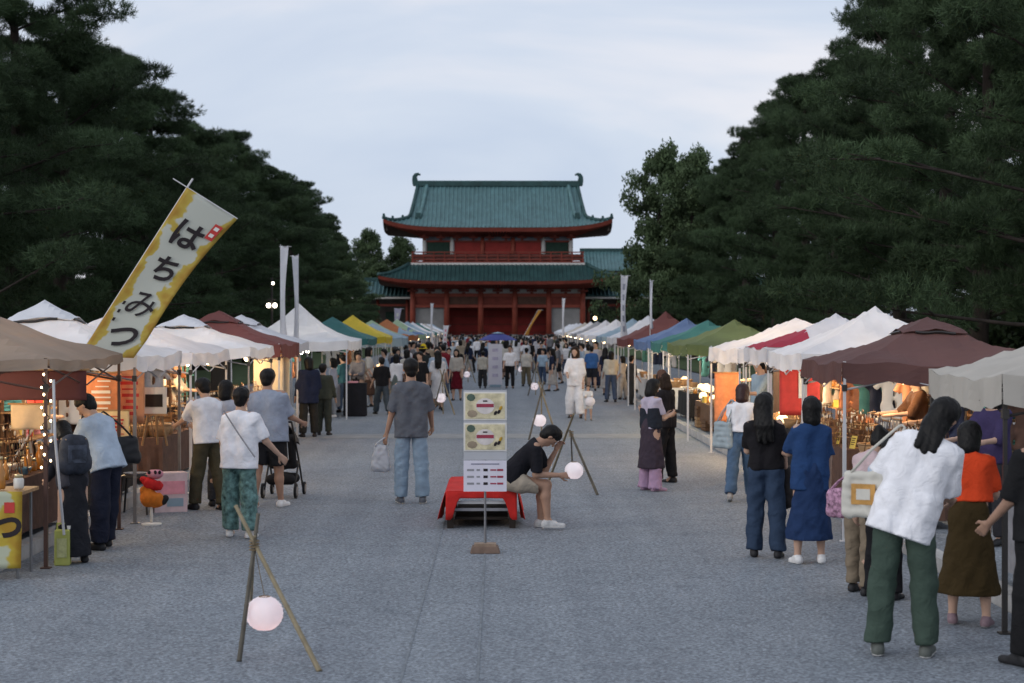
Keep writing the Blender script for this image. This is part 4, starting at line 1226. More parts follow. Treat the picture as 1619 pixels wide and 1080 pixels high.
def table(label, x0, x1, y0, y1, h=0.72, m=BLACKP, drop=0.55, group=None):
    cx, cy = (x0 + x1) / 2, (y0 + y1) / 2
    hx, hy = abs(x1 - x0) / 2, abs(y1 - y0) / 2
    t = thing('display_table', label, 'table', (cx, cy, 0), 0, group)
    MB().box((0, 0, h - 0.02), (2 * hx - 0.02, 2 * hy - 0.02, 0.03)).build('table_top', WOOD, t)
    for sx in (-1, 1):
        for sy in (-1, 1):
            MB().tube([(sx * (hx - 0.06), sy * (hy - 0.06), 0), (sx * (hx - 0.06), sy * (hy - 0.06), h - 0.04)], 0.016, 6).build('leg', POST_G, t)
    n = 26
    per = []
    for (ax, ay, bx, by) in ((-1, -1, 1, -1), (1, -1, 1, 1), (1, 1, -1, 1), (-1, 1, -1, -1)):
        for k in range(n // 2):
            f = k / (n // 2)
            per.append(((ax + (bx - ax) * f) * hx, (ay + (by - ay) * f) * hy))
    vs, fs = [], []
    N_ = len(per)
    rows = 4
    for r_ in range(rows + 1):
        f = r_ / rows
        for k, (px, py) in enumerate(per):
            o = 1 + 0.028 * f * math.sin(k * 1.9 + r_ * 0.4) + 0.03 * f
            vs.append((px * o if abs(px) > hx * 0.98 or True else px, py * o, h + 0.004 - drop * f + 0.01 * f * math.sin(k * 0.8)))
    for r_ in range(rows):
        for k in range(N_):
            fs.append((r_ * N_ + k, (r_ + 1) * N_ + k, (r_ + 1) * N_ + (k + 1) % N_, r_ * N_ + (k + 1) % N_))
    fs.append(tuple(range(N_)))
    MB().add(vs, fs).build('cloth', m, t, smooth=False)
    return t

GOODS = {}
def proto(kind, m):
    key = (kind, m.name)
    if key in GOODS: return GOODS[key]
    parts = []
    if kind == 'jar':
        parts = [('glass', MB().lathe([(0.036, 0), (0.042, 0.02), (0.042, 0.075), (0.032, 0.09)], 10).mesh('glass', m, True)), ('lid', MB().lathe([(0.035, 0.09), (0.035, 0.112), (0.030, 0.115)], 10).mesh('lid', LIDM, True))]
    elif kind == 'bottle':
        parts = [('glass', MB().lathe([(0.032, 0), (0.036, 0.02), (0.036, 0.14), (0.014, 0.18), (0.013, 0.23)], 10).mesh('glass', m, True)), ('cap', MB().lathe([(0.016, 0.23), (0.016, 0.255)], 8).mesh('cap', LIDM, True))]
    elif kind == 'bowl':
        parts = [('bowl', MB().lathe([(0.04, 0), (0.045, 0.01), (0.085, 0.06), (0.095, 0.085), (0.088, 0.085), (0.05, 0.02), (0.0, 0.015)], 14).mesh('bowl', m, True))]
    elif kind == 'mug':
        parts = [('cup', MB().lathe([(0.034, 0), (0.04, 0.01), (0.042, 0.09), (0.038, 0.09), (0.034, 0.015), (0, 0.012)], 12).mesh('cup', m, True)), ('handle', MB().tube([(0.04 + 0.03 * math.sin(a), 0, 0.045 + 0.03 * math.cos(a)) for a in np.linspace(0.2, 2.94, 7)], 0.006, 6).mesh('handle', m, True))]
    elif kind == 'box':
        b = MB().box((0, 0, 0.05), (0.15, 0.11, 0.10)); parts = [('carton', b.mesh('carton', m)), ('lid', MB().box((0, 0, 0.108), (0.158, 0.118, 0.014)).mesh('lid', m))]
    elif kind == 'basket':
        b = MB().lathe([(0.11, 0), (0.14, 0.10), (0.15, 0.14), (0.14, 0.14), (0.125, 0.09), (0.0, 0.03)], 14)
        parts = [('weave', b.mesh('weave', m, True)), ('rim', MB().tube([(0.148 * math.cos(a), 0.148 * math.sin(a), 0.14) for a in np.linspace(0, 6.2832, 15)], 0.011, 5).mesh('rim', WOOD, True))]
    elif kind == 'card':
        rt = Matrix.Rotation(R(-15), 3, 'X')
        parts = [('card', MB().box((0, 0, 0.075), (0.11, 0.006, 0.15), rt).mesh('card', m)), ('foot', MB().box((0, 0.03, 0.008), (0.06, 0.06, 0.012)).mesh('foot', WOOD))]
        b = MB()
        for k in range(4): b.box(rt @ Vector((-0.008 * (k % 2), -0.006, 0.045 - 0.024 * k)) + Vector((0, 0, 0.075)), (0.075 - 0.015 * (k % 2), 0.004, 0.008), rt)
        parts.append(('print', b.mesh('print', INK)))
    elif kind == 'cloth_stack':
        for k in range(3):
            parts.append(('folded_cloth', MB().box((0.004 * (k % 2), 0.003 * k, 0.025 + 0.042 * k), (0.20 - 0.008 * k, 0.15, 0.036)).mesh('folded_cloth', m)))
    elif kind == 'plush':
        f = Field(0.015); f.cone((0, 0, 0.055), (0, 0, 0.075), 0.055, 0.045).cone((0, -0.005, 0.14), (0, -0.005, 0.142), 0.045)
        for s in (-1, 1):
            f.cone((s * 0.03, 0, 0.18), (s * 0.032, 0, 0.185), 0.016).cone((s * 0.045, -0.02, 0.09), (s * 0.065, -0.03, 0.06), 0.02).cone((s * 0.03, -0.04, 0.025), (s * 0.035, -0.065, 0.022), 0.022)
        V, F = f.mesh(0.012); parts = [('plush_body', mesh_np('plush_body', V, F, m))]
    elif kind == 'rack':
        for s in (-1, 1):
            b = MB().tube([(s * 0.16, 0.05, 0), (s * 0.16, 0.0, 0.42), (s * 0.16, -0.07, 0)], 0.008, 5)
            parts.append(('frame', b.mesh('frame', WOOD_D)))
        for k in range(3):
            parts.append(('rail', MB().tube([(-0.18, 0.012 * (k - 1), 0.14 + 0.13 * k), (0.18, 0.012 * (k - 1), 0.14 + 0.13 * k)], 0.007, 5).mesh('rail', WOOD)))
        for k in range(9):
            parts.append(('charm', MB().ell((-0.15 + 0.0375 * k, -0.02, 0.10 + 0.13 * (k % 3)), (0.014, 0.008, 0.026), 7, 5).mesh('charm', (m, LIDM, GLASS_W)[k % 3], True)))
    elif kind == 'crate':
        for sgn in (-1, 1):
            for k in range(3):
                parts.append(('slat', MB().box((0, sgn * 0.14, 0.045 + 0.075 * k), (0.44, 0.012, 0.06)).mesh('slat', m)))
                parts.append(('slat', MB().box((sgn * 0.215, 0, 0.045 + 0.075 * k), (0.012, 0.268, 0.06)).mesh('slat', m)))
        parts.append(('bottom', MB().box((0, 0, 0.012), (0.42, 0.265, 0.012)).mesh('bottom', m)))
    elif kind == 'globe_lamp':
        parts = [('shade', MB().lathe([(0.03, 0.02), (0.075, 0.06), (0.09, 0.11), (0.075, 0.16), (0.03, 0.195)], 12).mesh('shade', m, True)), ('base', MB().lathe([(0.05, 0), (0.05, 0.012), (0.03, 0.022)], 10).mesh('base', WOOD_D, True))]
    GOODS[key] = parts
    return parts
def good(kind, m, p, rzv, label, cat, group, sc=1.0):
    t = thing(kind, label, cat, p, rzv, group)
    t.scale = (sc, sc, sc)
    for nm, me in proto(kind, m):
        link(nm, me, t)
    return t
SHADE = mat('lit_paper_shade', (0.85, 0.72, 0.5), 0.6, 0.05, 6, emit=(1.0, 0.68, 0.34), es=2.0)
KINDS = [('jar', GLASS_A, 'amber glass jar with metal lid'), ('jar', GLASS_W, 'milky white jar with metal lid'), ('bottle', GLASS_A, 'amber bottle'), ('bowl', GLASS_B, 'blue glazed bowl'),
         ('bowl', GLASS_W, 'white glazed bowl'), ('mug', GLASS_W, 'white mug'), ('box', YEL, 'yellow carton'), ('box', REDP, 'red carton'), ('box', PAPER, 'white carton'), ('basket', WOOD, 'woven basket'),
         ('card', PAPER, 'white price card'), ('card', YEL, 'yellow price card'), ('cloth_stack', TEALP, 'stack of teal cloths'), ('cloth_stack', PINKP, 'stack of pink cloths'),
         ('plush', PINKP, 'small pink plush toy'), ('plush', WOOD, 'small tan plush toy'), ('rack', WOOD_D, 'wooden rack hung with charms'), ('crate', WOOD_D, 'dark wooden crate'), ('globe_lamp', SHADE, 'glowing paper table lamp')]
CATS = dict(jar='jar', bottle='bottle', bowl='bowl', mug='mug', box='carton', basket='basket', card='price card', cloth_stack='folded cloths', plush='plush toy', rack='charm rack', crate='crate', globe_lamp='table lamp')
def spread(x0, x1, y0, y1, h, where, pool, step=0.22, seed=0, prob=0.85):
    rg = random.Random(seed)
    xs = np.arange(min(x0, x1) + 0.12, max(x0, x1) - 0.08, step)
    for y in np.arange(y0 + 0.12, y1 - 0.1, step):
        for x in xs:
            if rg.random() > prob: continue
            k, m, d = KINDS[rg.choice(pool)]
            good(k, m, (x + rg.uniform(-.03, .03), y + rg.uniform(-.03, .03), h + 0.005), rg.uniform(-0.5, 0.5) + (math.pi / 2 if x < 0 else -math.pi / 2), '%s on %s' % (d, where), CATS[k], '%s on %s' % (d, where), rg.uniform(0.85, 1.2))

def hang(label, kind, m, p, w, h, rzv, cat, group=None, m2=None):
    """hanging flat goods with their own thickness: garment, poster, cloth; p = top centre, world"""
    t = thing(kind, label, cat, p, rzv, group)
    if kind == 'hanging_garment':
        f = Field(0.03)
        f.cone((-w * 0.18, 0, -0.09), (w * 0.18, 0, -0.09), 0.05, flat=0.7, n=[0, 1, 0])
        for s in (-1, 1):
            f.cone((s * w * 0.17, 0, -0.1), (s * w * 0.2, 0, -h + 0.06), 0.07, 0.09, k=0.08, flat=0.5, n=[0, 1, 0])
            f.cone((s * w * 0.25, 0, -0.10), (s * w * 0.48, 0, -h * 0.42), 0.05, 0.05, flat=0.6, n=[0, 1, 0], cap=True)
        f.cut((0, 0, -h), (0, 0, -1))
        V, F = f.mesh(0.027, 0.014, 0.14, 0.15, seed=len(label))
        link('garment', mesh_np('garment', V, F, m), t)
        MB().tube([(-w * 0.2, 0, -0.05), (0, 0, 0.01), (w * 0.2, 0, -0.05)], 0.006, 5).tube([(0, 0, 0.01), (0, 0, 0.05), (0.02, 0, 0.07)], 0.004, 5).build('hanger', POST_G, t)
    else:
        n = 14
        b = MB().grid(lambda u, v: (w * (u - 0.5), 0.02 * math.sin(u * 11 + v * 2) * (v if kind == 'hanging_cloth' else 0), -h * v), n, 8)
        o = b.build('sheet', m, t, smooth=True); solidify(o, 0.006)
        MB().tube([(-w / 2 - 0.03, 0, 0.01), (w / 2 + 0.03, 0, 0.01)], 0.011, 6).build('rod', WOOD, t)
        if m2:
            rp_ = random.Random(len(label))
            if 'red banner' in label:
                MB().box((0.02, -0.012, -h * 0.34), (w * 0.13, 0.006, h * 0.56)).build('print', m2, t)
            else:
                k = MB()
                for q_ in range(7):
                    k.box((rp_.uniform(-.06, .06) * w, -0.012, -h * (0.16 + 0.11 * q_)), (w * rp_.uniform(0.25, 0.72), 0.006, h * rp_.choice((0.025, 0.03, 0.06))))
                k.build('print', m2, t)
    return t

ST = {}   # short stall descriptions for goods
def stall(sx, y0, y1, where, cloth_m, pool, xs=4.35, depth=0.62, h=0.74, seed=0, lamps=2, energy=14, garments=0, gm=None, tall=0.0, prob=0.85, step=0.22, drop=0.55):
    xa, xb = sx * xs, sx * (xs + depth)
    table('display table covered in %s under the %s' % (cloth_m[1], where), xa, xb, y0 + 0.12, y1 - 0.12, h, cloth_m[0], drop)
    spread(xa, xb, y0 + 0.15, y1 - 0.15, h, 'the table under the %s' % where, pool, step, seed, prob)
    rg = random.Random(seed + 99)
    for i in range(lamps):
        y = y0 + (y1 - y0) * (i + 0.5) / lamps
        lamp('round hanging lamp under the %s' % where, (sx * (xs + 0.35 + 0.5 * rg.random()), y, 1.62 + 0.08 * rg.random()), 0.05, 0.22, energy, rg.random() < 0.75, 'lamps under the %s' % where)
    for i in range(garments):
        y = y0 + 0.3 + (y1 - y0 - 0.6) * i / max(1, garments - 1)
        mm, nmx = gm[i % len(gm)]
        hang('%s garment hanging under the %s' % (nmx, where), 'hanging_garment', mm, (sx * (xs + 1.35), y, 1.70), 0.55, 0.78, 0.4 * (rg.random() - .5), 'garment', '%s garments under the %s' % (nmx, where))

BC = (BLACKP, 'black cloth'); WC = (PAPER, 'white cloth'); NC = (NAVYP, 'navy cloth'); BR = (BROWNP, 'brown cloth'); PK = (PINKP, 'pink cloth'); GC = (GREYP, 'grey cloth'); WD = (WOOD_D, 'dark wood boards')
GM = [(PAPER, 'white'), (NAVYP, 'navy'), (TEALP, 'teal'), (ORANGEP, 'orange'), (BROWNP, 'brown'), (GREYP, 'grey')]
stall(-1, 16.6, 19.6, 'tan canopy', BR, [0, 1, 2, 3, 4, 5, 6, 10, 16, 0, 2], 4.75, 0.7, 0.74, 1, 3, 9, 0)
stall(-1, 20.4, 23.1, 'large white vented canopy', BC, [6, 7, 8, 9, 10, 14, 15, 16, 12], 4.75, 0.7, 0.74, 2, 3, 8, 4, GM[3:] + GM[:1])
stall(-1, 24.1, 27.1, 'unvented white canopy', BR, [9, 15, 16, 17, 3, 4, 11, 16], 4.6, 0.7, 0.74, 3, 3, 12, 4, GM)
stall(-1, 29.7, 32.5, 'white canopy by the maroon one', NC, [3, 4, 5, 16, 10, 18, 15], 4.5, 0.7, 0.74, 4, 2, 14, 4, GM[::-1])
stall(-1, 33.4, 36.3, 'maroon canopy', WC, [0, 2, 9, 16, 18], 4.6, 0.7, 0.74, 5, 2, 16, 0)
stall(-1, 44.0, 47.5, 'steep white canopy', GC, [9, 13, 12, 8, 18], 4.2, 0.7, 0.74, 6, 2, 14, 5, GM, step=0.3)
stall(-1, 58.5, 66.5, 'yellow and light blue canopies', WC, [9, 13, 12, 8, 18], 4.2, 0.7, 0.74, 7, 2, 14, 6, GM, step=0.45)
stall(1, 18.6, 20.8, 'brown vented canopy', BR, [16, 16, 10, 3, 17, 9, 5], 4.2, 0.7, 0.74, 11, 2, 8, 3, [GM[4], GM[1], GM[5]])
stall(1, 13.0, 15.0, 'cream canopy', GC, [3, 4, 5, 10, 12, 8], 4.3, 0.7, 0.74, 12, 0, 0, 0)
stall(1, 21.7, 24.1, 'white pointed canopy', BR, [16, 16, 9, 15, 17, 11], 4.3, 0.7, 0.74, 13, 2, 14, 3, [GM[4], GM[0], GM[3]])
stall(1, 25.0, 27.1, 'crimson canopy', BC, [16, 9, 15, 4, 10], 4.35, 0.7, 0.74, 14, 1, 12, 3, GM)
stall(1, 28.1, 31.7, 'glowing white canopy', WD, [9, 18, 0, 2, 6, 15, 18], 4.35, 0.8, 0.60, 15, 3, 30, 3, [GM[3], GM[0], GM[4]], drop=0.25)
stall(1, 35.1, 38.9, 'olive canopy', WD, [9, 18, 0, 2, 6, 4, 18], 4.35, 0.8, 0.66, 16, 5, 20, 0, step=0.28, drop=0.4)
stall(1, 40.3, 43.1, 'teal canopy', BC, [18, 4, 0, 18], 4.4, 0.7, 0.74, 17, 4, 12, 0, step=0.35)
stall(1, 44.4, 48.4, 'blue canopy', WC, [18, 4, 8, 9], 4.4, 0.7, 0.74, 18, 4, 10, 3, GM, step=0.4)
stall(1, 51.2, 55.2, 'dark red canopy', WC, [18, 8, 9], 4.4, 0.7, 0.74, 19, 4, 10, 0, step=0.5)
stall(1, 59.2, 69.5, 'far white and grey blue canopies', WC, [18, 8, 9], 4.5, 0.7, 0.74, 20, 3, 16, 3, GM, step=0.7)
for sx in (-1, 1):
    for i in range(9):
        y = (95 if sx < 0 else 78) + i * 10.2
        lamp('bare round lamp under a far canopy on the %s' % SIDE[sx], (sx * (4.3 + 0.16 * i), y, 1.75), 0.11, 0.1, 18 if i < 5 else 0, True, 'lamps under far canopies on the %s' % SIDE[sx])
        if i < 6:
            lamp('bare round lamp under a far canopy on the %s' % SIDE[sx], (sx * (4.8 + 0.16 * i), y + 2.0, 1.7), 0.12, 0.1, 0, True, 'lamps under far canopies on the %s' % SIDE[sx])
    # back sheets that close the stalls toward the trees
back = [(-1, 16.5, 19.7, 'tan canopy', BROWNP), (-1, 20.4, 23.1, 'large white vented canopy', GREYP), (-1, 24.1, 27.1, 'unvented white canopy', BROWNP), (-1, 29.7, 32.5, 'white canopy by the maroon one', GREYP),
        (-1, 37.1, 40.1, 'white canopy past the maroon one', BLACKP), (1, 21.7, 24.1, 'white pointed canopy', BROWNP), (1, 25.0, 27.1, 'crimson canopy', GREYP), (1, 28.1, 31.7, 'glowing white canopy', ORANGEP), (1, 35.1, 38.9, 'olive canopy', BROWNP), (1, 44.4, 48.4, 'blue canopy', GREYP)]
for sx, y0, y1, w, m in back:
    hang('wide %s back sheet hanging at the rear of the %s' % (m.name.split('_')[0], w), 'hanging_cloth', m, (sx * 6.05, (y0 + y1) / 2, 1.78), y1 - y0 - 0.3, 1.55, math.pi / 2, 'back sheet')
# shelf racks at the rear of the near stalls
def shelf(sx, y, where, pool, seed, xs=5.75, n=3):
    t = thing('shelf_rack', 'open wooden shelf rack at the rear under the %s' % where, 'shelf', (sx * xs, y, 0.105))
    W_, D_ = 1.5, 0.30
    for a in (-1, 1):
        for b_ in (-1, 1):
            MB().box((b_ * (D_ / 2 - 0.02), a * (W_ / 2 - 0.02), 0.78), (0.035, 0.035, 1.56)).build('upright', WOOD_D, t)
    for k in range(n):
        MB().box((0, 0, 0.80 + 0.34 * k), (D_, W_, 0.022)).build('board', WOOD, t)
        spread(sx * xs - D_ / 2 - 0.03, sx * xs + D_ / 2 + 0.02, y - W_ / 2 + 0.05, y + W_ / 2, 0.105 + 0.811 + 0.34 * k, 'the shelf rack under the %s' % where, pool, 0.19, seed + k, 0.9)
shelf(-1, 18.1, 'tan canopy', [0, 2, 3, 6, 8], 301)
shelf(-1, 21.7, 'large white vented canopy', [6, 7, 15, 12, 13], 311)
shelf(-1, 25.6, 'unvented white canopy', [9, 3, 4, 15, 8], 321)
shelf(-1, 31.0, 'white canopy by the maroon one', [3, 4, 5, 12, 8], 331)
shelf(1, 19.7, 'brown vented canopy', [8, 9, 3, 15, 12], 341, 5.6)
shelf(1, 22.9, 'white pointed canopy', [9, 15, 6, 3, 8], 351, 5.7)
shelf(1, 29.9, 'glowing white canopy', [9, 0, 2, 6, 15], 361, 5.8)
# things seen inside the near stalls
for k, (px, py, Y, w, h, m, m2, lb) in enumerate([
    (163, 590, 22.2, 0.42, 0.62, ORANGEP, PAPER, 'orange poster with pale print hanging beside the shopper in light blue'),
    (208, 582, 22.4, 0.34, 0.70, mat('peach_poster', (0.60, 0.30, 0.17), 0.7, 0.12, 5), REDP, 'peach poster with red print hanging beside the wooden easel'),
    (180, 650, 22.0, 0.40, 0.40, mat('cream_poster', (0.65, 0.50, 0.28), 0.7, 0.12, 5), REDP, 'cream poster with red print below the orange poster'),
    (1265, 585, 24.0, 0.55, 0.62, REDP, PAPER, 'red banner cloth with white print hanging by the white pointed canopy'),
    (50, 640, 18.6, 0.42, 0.26, mat('cream_bag', (0.55, 0.46, 0.34), 0.85, 0.1, 5), None, 'cream cloth hanging under the tan canopy'),
    (425, 562, 36.2, 0.62, 1.25, mat('cream_sheet', (0.62, 0.56, 0.44), 0.85, 0.08, 3), None, 'cream side sheet lit warm below the maroon canopy'),
    (447, 562, 36.3, 0.30, 1.25, mat('cream_sheet', (0.62, 0.56, 0.44), 0.85, 0.08, 3), None, 'narrow cream side sheet next to the post of the maroon canopy'),
    (1150, 590, 31.6, 0.45, 0.9, ORANGEP, None, 'orange curtain lit from behind under the glowing white canopy')]):  # the curtain is plain opaque orange cloth
    p = at(px, py, Y)
    hang(lb, 'hanging_poster' if m2 else 'hanging_cloth', m, p, w, h, 0.0, 'poster' if m2 else 'hanging cloth', m2=m2)
p = at(60, 592, 17.9)
hang('maroon cloth swag tied across the front of the tan canopy', 'hanging_cloth', MAROON_C, (p.x - 0.35, p.y, 1.82), 1.7, 0.30, 0.0, 'hanging cloth')
# wooden easel
e = at(245, 690, 22.6)
t = thing('easel', 'pale wooden easel carrying a small framed board by the white post', 'easel', (e.x, e.y, 0.745))
for a, b in (((-0.16, 0, 0), (-0.02, 0.02, 0.75)), ((0.16, 0, 0), (0.02, 0.02, 0.75)), ((0, 0.2, 0), (0, 0.03, 0.72))):
    MB().tube([a, b], 0.016, 4).build('leg', WOOD, t)
MB().box((0, -0.02, 0.58), (0.32, 0.025, 0.34)).build('board', PAPER, t)
MB().box((0, -0.04, 0.58), (0.22, 0.012, 0.16)).build('picture', DARK, t)
MB().box((0, -0.03, 0.40), (0.34, 0.05, 0.025)).build('ledge', WOOD, t)
# string of small bulbs wound round the post of the tan canopy
t = thing('string_light', 'string of small warm bulbs wound down the street post of the tan canopy', 'string light', (-4.23, 16.53, 0.9))
pts = [(0.032 * math.cos(a * 2.4), 0.032 * math.sin(a * 2.4), 0.95 - a * 0.055) for a in np.linspace(0, 17, 60)]
MB().tube(pts, 0.004, 4).build('wire', WIRE, t)
for i in range(15):
    a = 17 * (i + 0.5) / 15
    MB().ell((0.05 * math.cos(i * 2.1 - 1.6), 0.05 * math.sin(i * 2.1 - 1.6) - 0.012, 0.95 - a * 0.055), (0.010, 0.010, 0.013), 8, 6).build('bulb', BULB, t, smooth=True)
for (px, py, Y) in ((425, 483, 60), (435, 483, 60), (941, 503, 150), (432, 448, 60)):
    p = at(px, py, Y)
    if py == 448:
        lamp('small dim lamp high on the lamp post in the dark pines', p, 0.05, 0.1, 0, False); continue
    if Y == 60 and px == 425:
        t = thing('lamp_post', 'dark lamp post with a lit bulb pair in front of the pines', 'lamp post', (p.x + 0.11, p.y + 0.03, 0.1))
        MB().tube([(0, 0, 0), (0, 0, p.z + 0.85)], [0.05, 0.035], 8).build('pole', POST_D, t)
        MB().tube([(-0.14, 0, p.z + 0.1), (0.14, 0, p.z + 0.1)], 0.02, 6).build('arm', POST_D, t)
    lamp('lit bulb of the pair on the lamp post before the pines' if Y == 60 else 'single lit bulb beside the gate', p, 0.075 if Y == 60 else 0.16, 0.05, 0, Y > 100, 'bulb pair on the lamp post' if Y == 60 else None)
# ------------------------------------------------------------------ banners
def glyph_mesh(ch, size, off=0.012):
    cu = bpy.data.curves.new('glyph', 'FONT')
    cu.body = ch; cu.size = size; cu.align_x = 'CENTER'; cu.align_y = 'CENTER'; cu.offset = off; cu.resolution_u = 4
    ob = bpy.data.objects.new('glyph', cu); COL.objects.link(ob)
    dg = bpy.context.evaluated_depsgraph_get()
    me = bpy.data.meshes.new_from_object(ob.evaluated_get(dg))
    bpy.data.objects.remove(ob)
    V = np.zeros(len(me.vertices) * 3); me.vertices.foreach_get('co', V)
    F = [tuple(p.vertices) for p in me.polygons]
    return V.reshape(-1, 3), F
def put_glyph(parent, name, ch, size, centre, fn, m, off=0.012, shear=0.0):
    V, F = glyph_mesh(ch, size, off)
    if len(V) == 0: return None
    mid = (V.max(0) + V.min(0)) / 2
    b = MB()
    b.add([fn(centre[0] + (p[0] - mid[0]) + shear * (p[1] - mid[1]), centre[1] + (p[1] - mid[1])) for p in V], F)
    return b.build(name, m, parent)
BAN = None
def banner_mat(name, w, h, base, patch, thresh, sc):
    """printed cloth: pale ground with honey-coloured splashes along the edges"""
    m = bpy.data.materials.new(name); m.use_nodes = True
    nt = m.node_tree; b = nt.nodes['Principled BSDF']; b.inputs['Roughness'].default_value = 0.85
    tc = N(nt, 'ShaderNodeTexCoord')
    sp = N(nt, 'ShaderNodeSeparateXYZ'); nt.links.new(tc.outputs['UV'], sp.inputs[0])
    def mth(op, a, bb=None):
        x = N(nt, 'ShaderNodeMath', operation=op)
        for i, q in enumerate((a, bb)):
            if q is None: continue
            if isinstance(q, float): x.inputs[i].default_value = q
            else: nt.links.new(q, x.inputs[i])
        return x.outputs[0]
    nz = N(nt, 'ShaderNodeTexNoise'); nz.inputs['Scale'].default_value = sc; nz.inputs['Detail'].default_value = 3
    mp = N(nt, 'ShaderNodeMapping'); mp.inputs['Scale'].default_value = (w, h, 1); nt.links.new(tc.outputs['UV'], mp.inputs[0]); nt.links.new(mp.outputs[0], nz.inputs['Vector'])
    edge = mth('ABSOLUTE', mth('SUBTRACT', sp.outputs[0], 0.5))
    v = mth('ADD', mth('MULTIPLY', edge, 0.75), mth('MULTIPLY', nz.outputs[0], 0.75))
    r = N(nt, 'ShaderNodeValToRGB'); r.color_ramp.interpolation = 'LINEAR'
    r.color_ramp.elements[0].position = thresh; r.color_ramp.elements[0].color = (*base, 1)
    r.color_ramp.elements[1].position = thresh + 0.03; r.color_ramp.elements[1].color = (*patch, 1)
    e2 = r.color_ramp.elements.new(min(0.99, thresh + 0.16)); e2.color = (patch[0] * 0.8, patch[1] * 0.6, patch[2] * 0.5, 1)
    nt.links.new(v, r.inputs[0]); nt.links.new(r.outputs[0], b.inputs['Base Color'])
    tr = N(nt, 'ShaderNodeBsdfTranslucent'); nt.links.new(r.outputs[0], tr.inputs[0])
    mx = N(nt, 'ShaderNodeMixShader'); mx.inputs[0].default_value = 0.2
    nt.links.new(b.outputs[0], mx.inputs[1]); nt.links.new(tr.outputs[0], mx.inputs[2]); nt.links.new(mx.outputs[0], nt.nodes['Material Output'].inputs[0])
    return m
def uv_grid(o, nu, nv):
    me = o.data
    uv = me.uv_layers.new(name='UVMap')
    w = nv + 1
    for lp in me.loops:
        i, j = divmod(lp.vertex_index, w)
        uv.data[lp.index].uv = (i / nu, 1 - j / nv)
HONEY = banner_mat('honey_banner_print', 0.62, 2.3, (0.54, 0.56, 0.50), (0.52, 0.40, 0.075), 0.61, 3.2)
HONEY2 = banner_mat('honey_cloth_print', 0.9, 0.9, (0.50, 0.53, 0.40), (0.52, 0.40, 0.05), 0.58, 3.0)
YB = 20.02
TLc, TRc, BRc, BLc = at(297, 297, YB), at(375, 347, YB), at(214, 566, YB), at(127, 563, YB)
org = Vector((BLc.x, YB, 0))
t = thing('honey_banner', 'tilted yellow and white honey banner with dark hiragana on a slanting pole', 'banner', org)
pdir = (TLc - BLc).normalized()
foot_p = BLc - pdir * ((BLc.z - 0.0) / pdir.z)
MB().tube([foot_p - org, TLc + pdir * 0.12 - org], 0.012, 8).build('pole', POST_W, t)
MB().tube([at(275, 283, YB) - org + Vector((0, -0.01, 0)), TRc - org + Vector((0.01, -0.01, 0.005))], 0.007, 6).build('crossbar', POST_W, t)
def ban(u, v):
    """u across 0..1, v down 0..1"""
    a = TLc.lerp(TRc, u); b_ = BLc.lerp(BRc, u)
    p = a.lerp(b_, v)
    # free edge is pulled in toward the middle
    inward = (TLc.lerp(BLc, v) - TRc.lerp(BRc, v))
    p += inward * (0.10 * math.sin(math.pi * min(1, v * 1.15)) * u)
    p.y += 0.05 * math.sin(3.0 * v + 1.5 * u) * u - 0.03 * math.sin(8 * v) * u * (1 - u) - 0.02
    return p - org
nb = (16, 40)
bo = MB().grid(ban, *nb).build('cloth', HONEY, t, smooth=True); uv_grid(bo, *nb); solidify(bo, 0.004)
BW, BH = (TRc - TLc).length, (BLc - TLc).length
def bfn(x, y):
    p = ban(x / BW, -y / BH); p.y -= 0.022
    return p
for ch, cu_, cv, sz in (('は', 0.52, 0.215, 0.40), ('ち', 0.52, 0.43, 0.37), ('み', 0.53, 0.66, 0.40), ('つ', 0.53, 0.865, 0.40)):
    put_glyph(bo, 'letter', ch, sz, (cu_ * BW, -cv * BH), bfn, INK, 0.003 if ch == 'み' else 0.010)
MB().grid(lambda u, v: bfn(BW * (0.78 + 0.15 * u), -BH * (0.085 + 0.10 * v)), 3, 4).build('red_stamp', REDP, bo)
for k, ch in enumerate('純国'):
    pass
def bfn2(x, y):
    p = ban(x / BW, -y / BH); p.y -= 0.026
    return p
for k in range(2):
    MB().grid(lambda u, v: bfn2(BW * (0.815 + 0.08 * u), -BH * (0.10 + 0.045 * k + 0.022 * v)), 2, 2).build('stamp_mark', PAPER, bo)
for k in range(3):
    MB().grid(lambda u, v: bfn2(BW * (0.17 + 0.05 * u), -BH * (0.66 + 0.05 * k + 0.020 * v)), 2, 2).build('small_mark', INK, bo)

# honey table with its printed cloth at the street corner
c0 = foot(22, 912)
t = thing('honey_table', 'small table fronted by a yellow printed honey cloth with dark hiragana', 'table', (-4.72, 16.0, 0))
MB().box((0, 0.1, 0.77), (0.92, 0.6, 0.03)).build('table_top', WOOD, t)
for sx in (-1, 1):
    for sy in (-0.12, 0.34):
        MB().tube([(sx * 0.4, sy, 0), (sx * 0.4, sy, 0.76)], 0.015, 6).build('leg', POST_G, t)
def hc(u, v):
    return Vector((-0.47 + 0.94 * u, -0.215 - 0.02 * math.sin(6 * u + 2 * v) * v - 0.03 * v, 0.79 - 0.70 * v + 0.02 * u * v))
nb2 = (14, 14)
ho = MB().grid(hc, *nb2).build('printed_cloth', HONEY2, t, smooth=True); uv_grid(ho, *nb2); solidify(ho, 0.004)
def hcf(x, y):
    p = hc(x / 0.94, -y / 0.70); p.y -= 0.006
    return p
for ch, uu, vv, sz in (('は', 0.13, 0.50, 0.26), ('ち', 0.38, 0.50, 0.26), ('み', 0.63, 0.50, 0.26), ('つ', 0.87, 0.47, 0.26)):
    put_glyph(ho, 'letter', ch, sz, (uu * 0.94, -vv * 0.70), hcf, INK, 0.004 if ch == 'み' else 0.012)
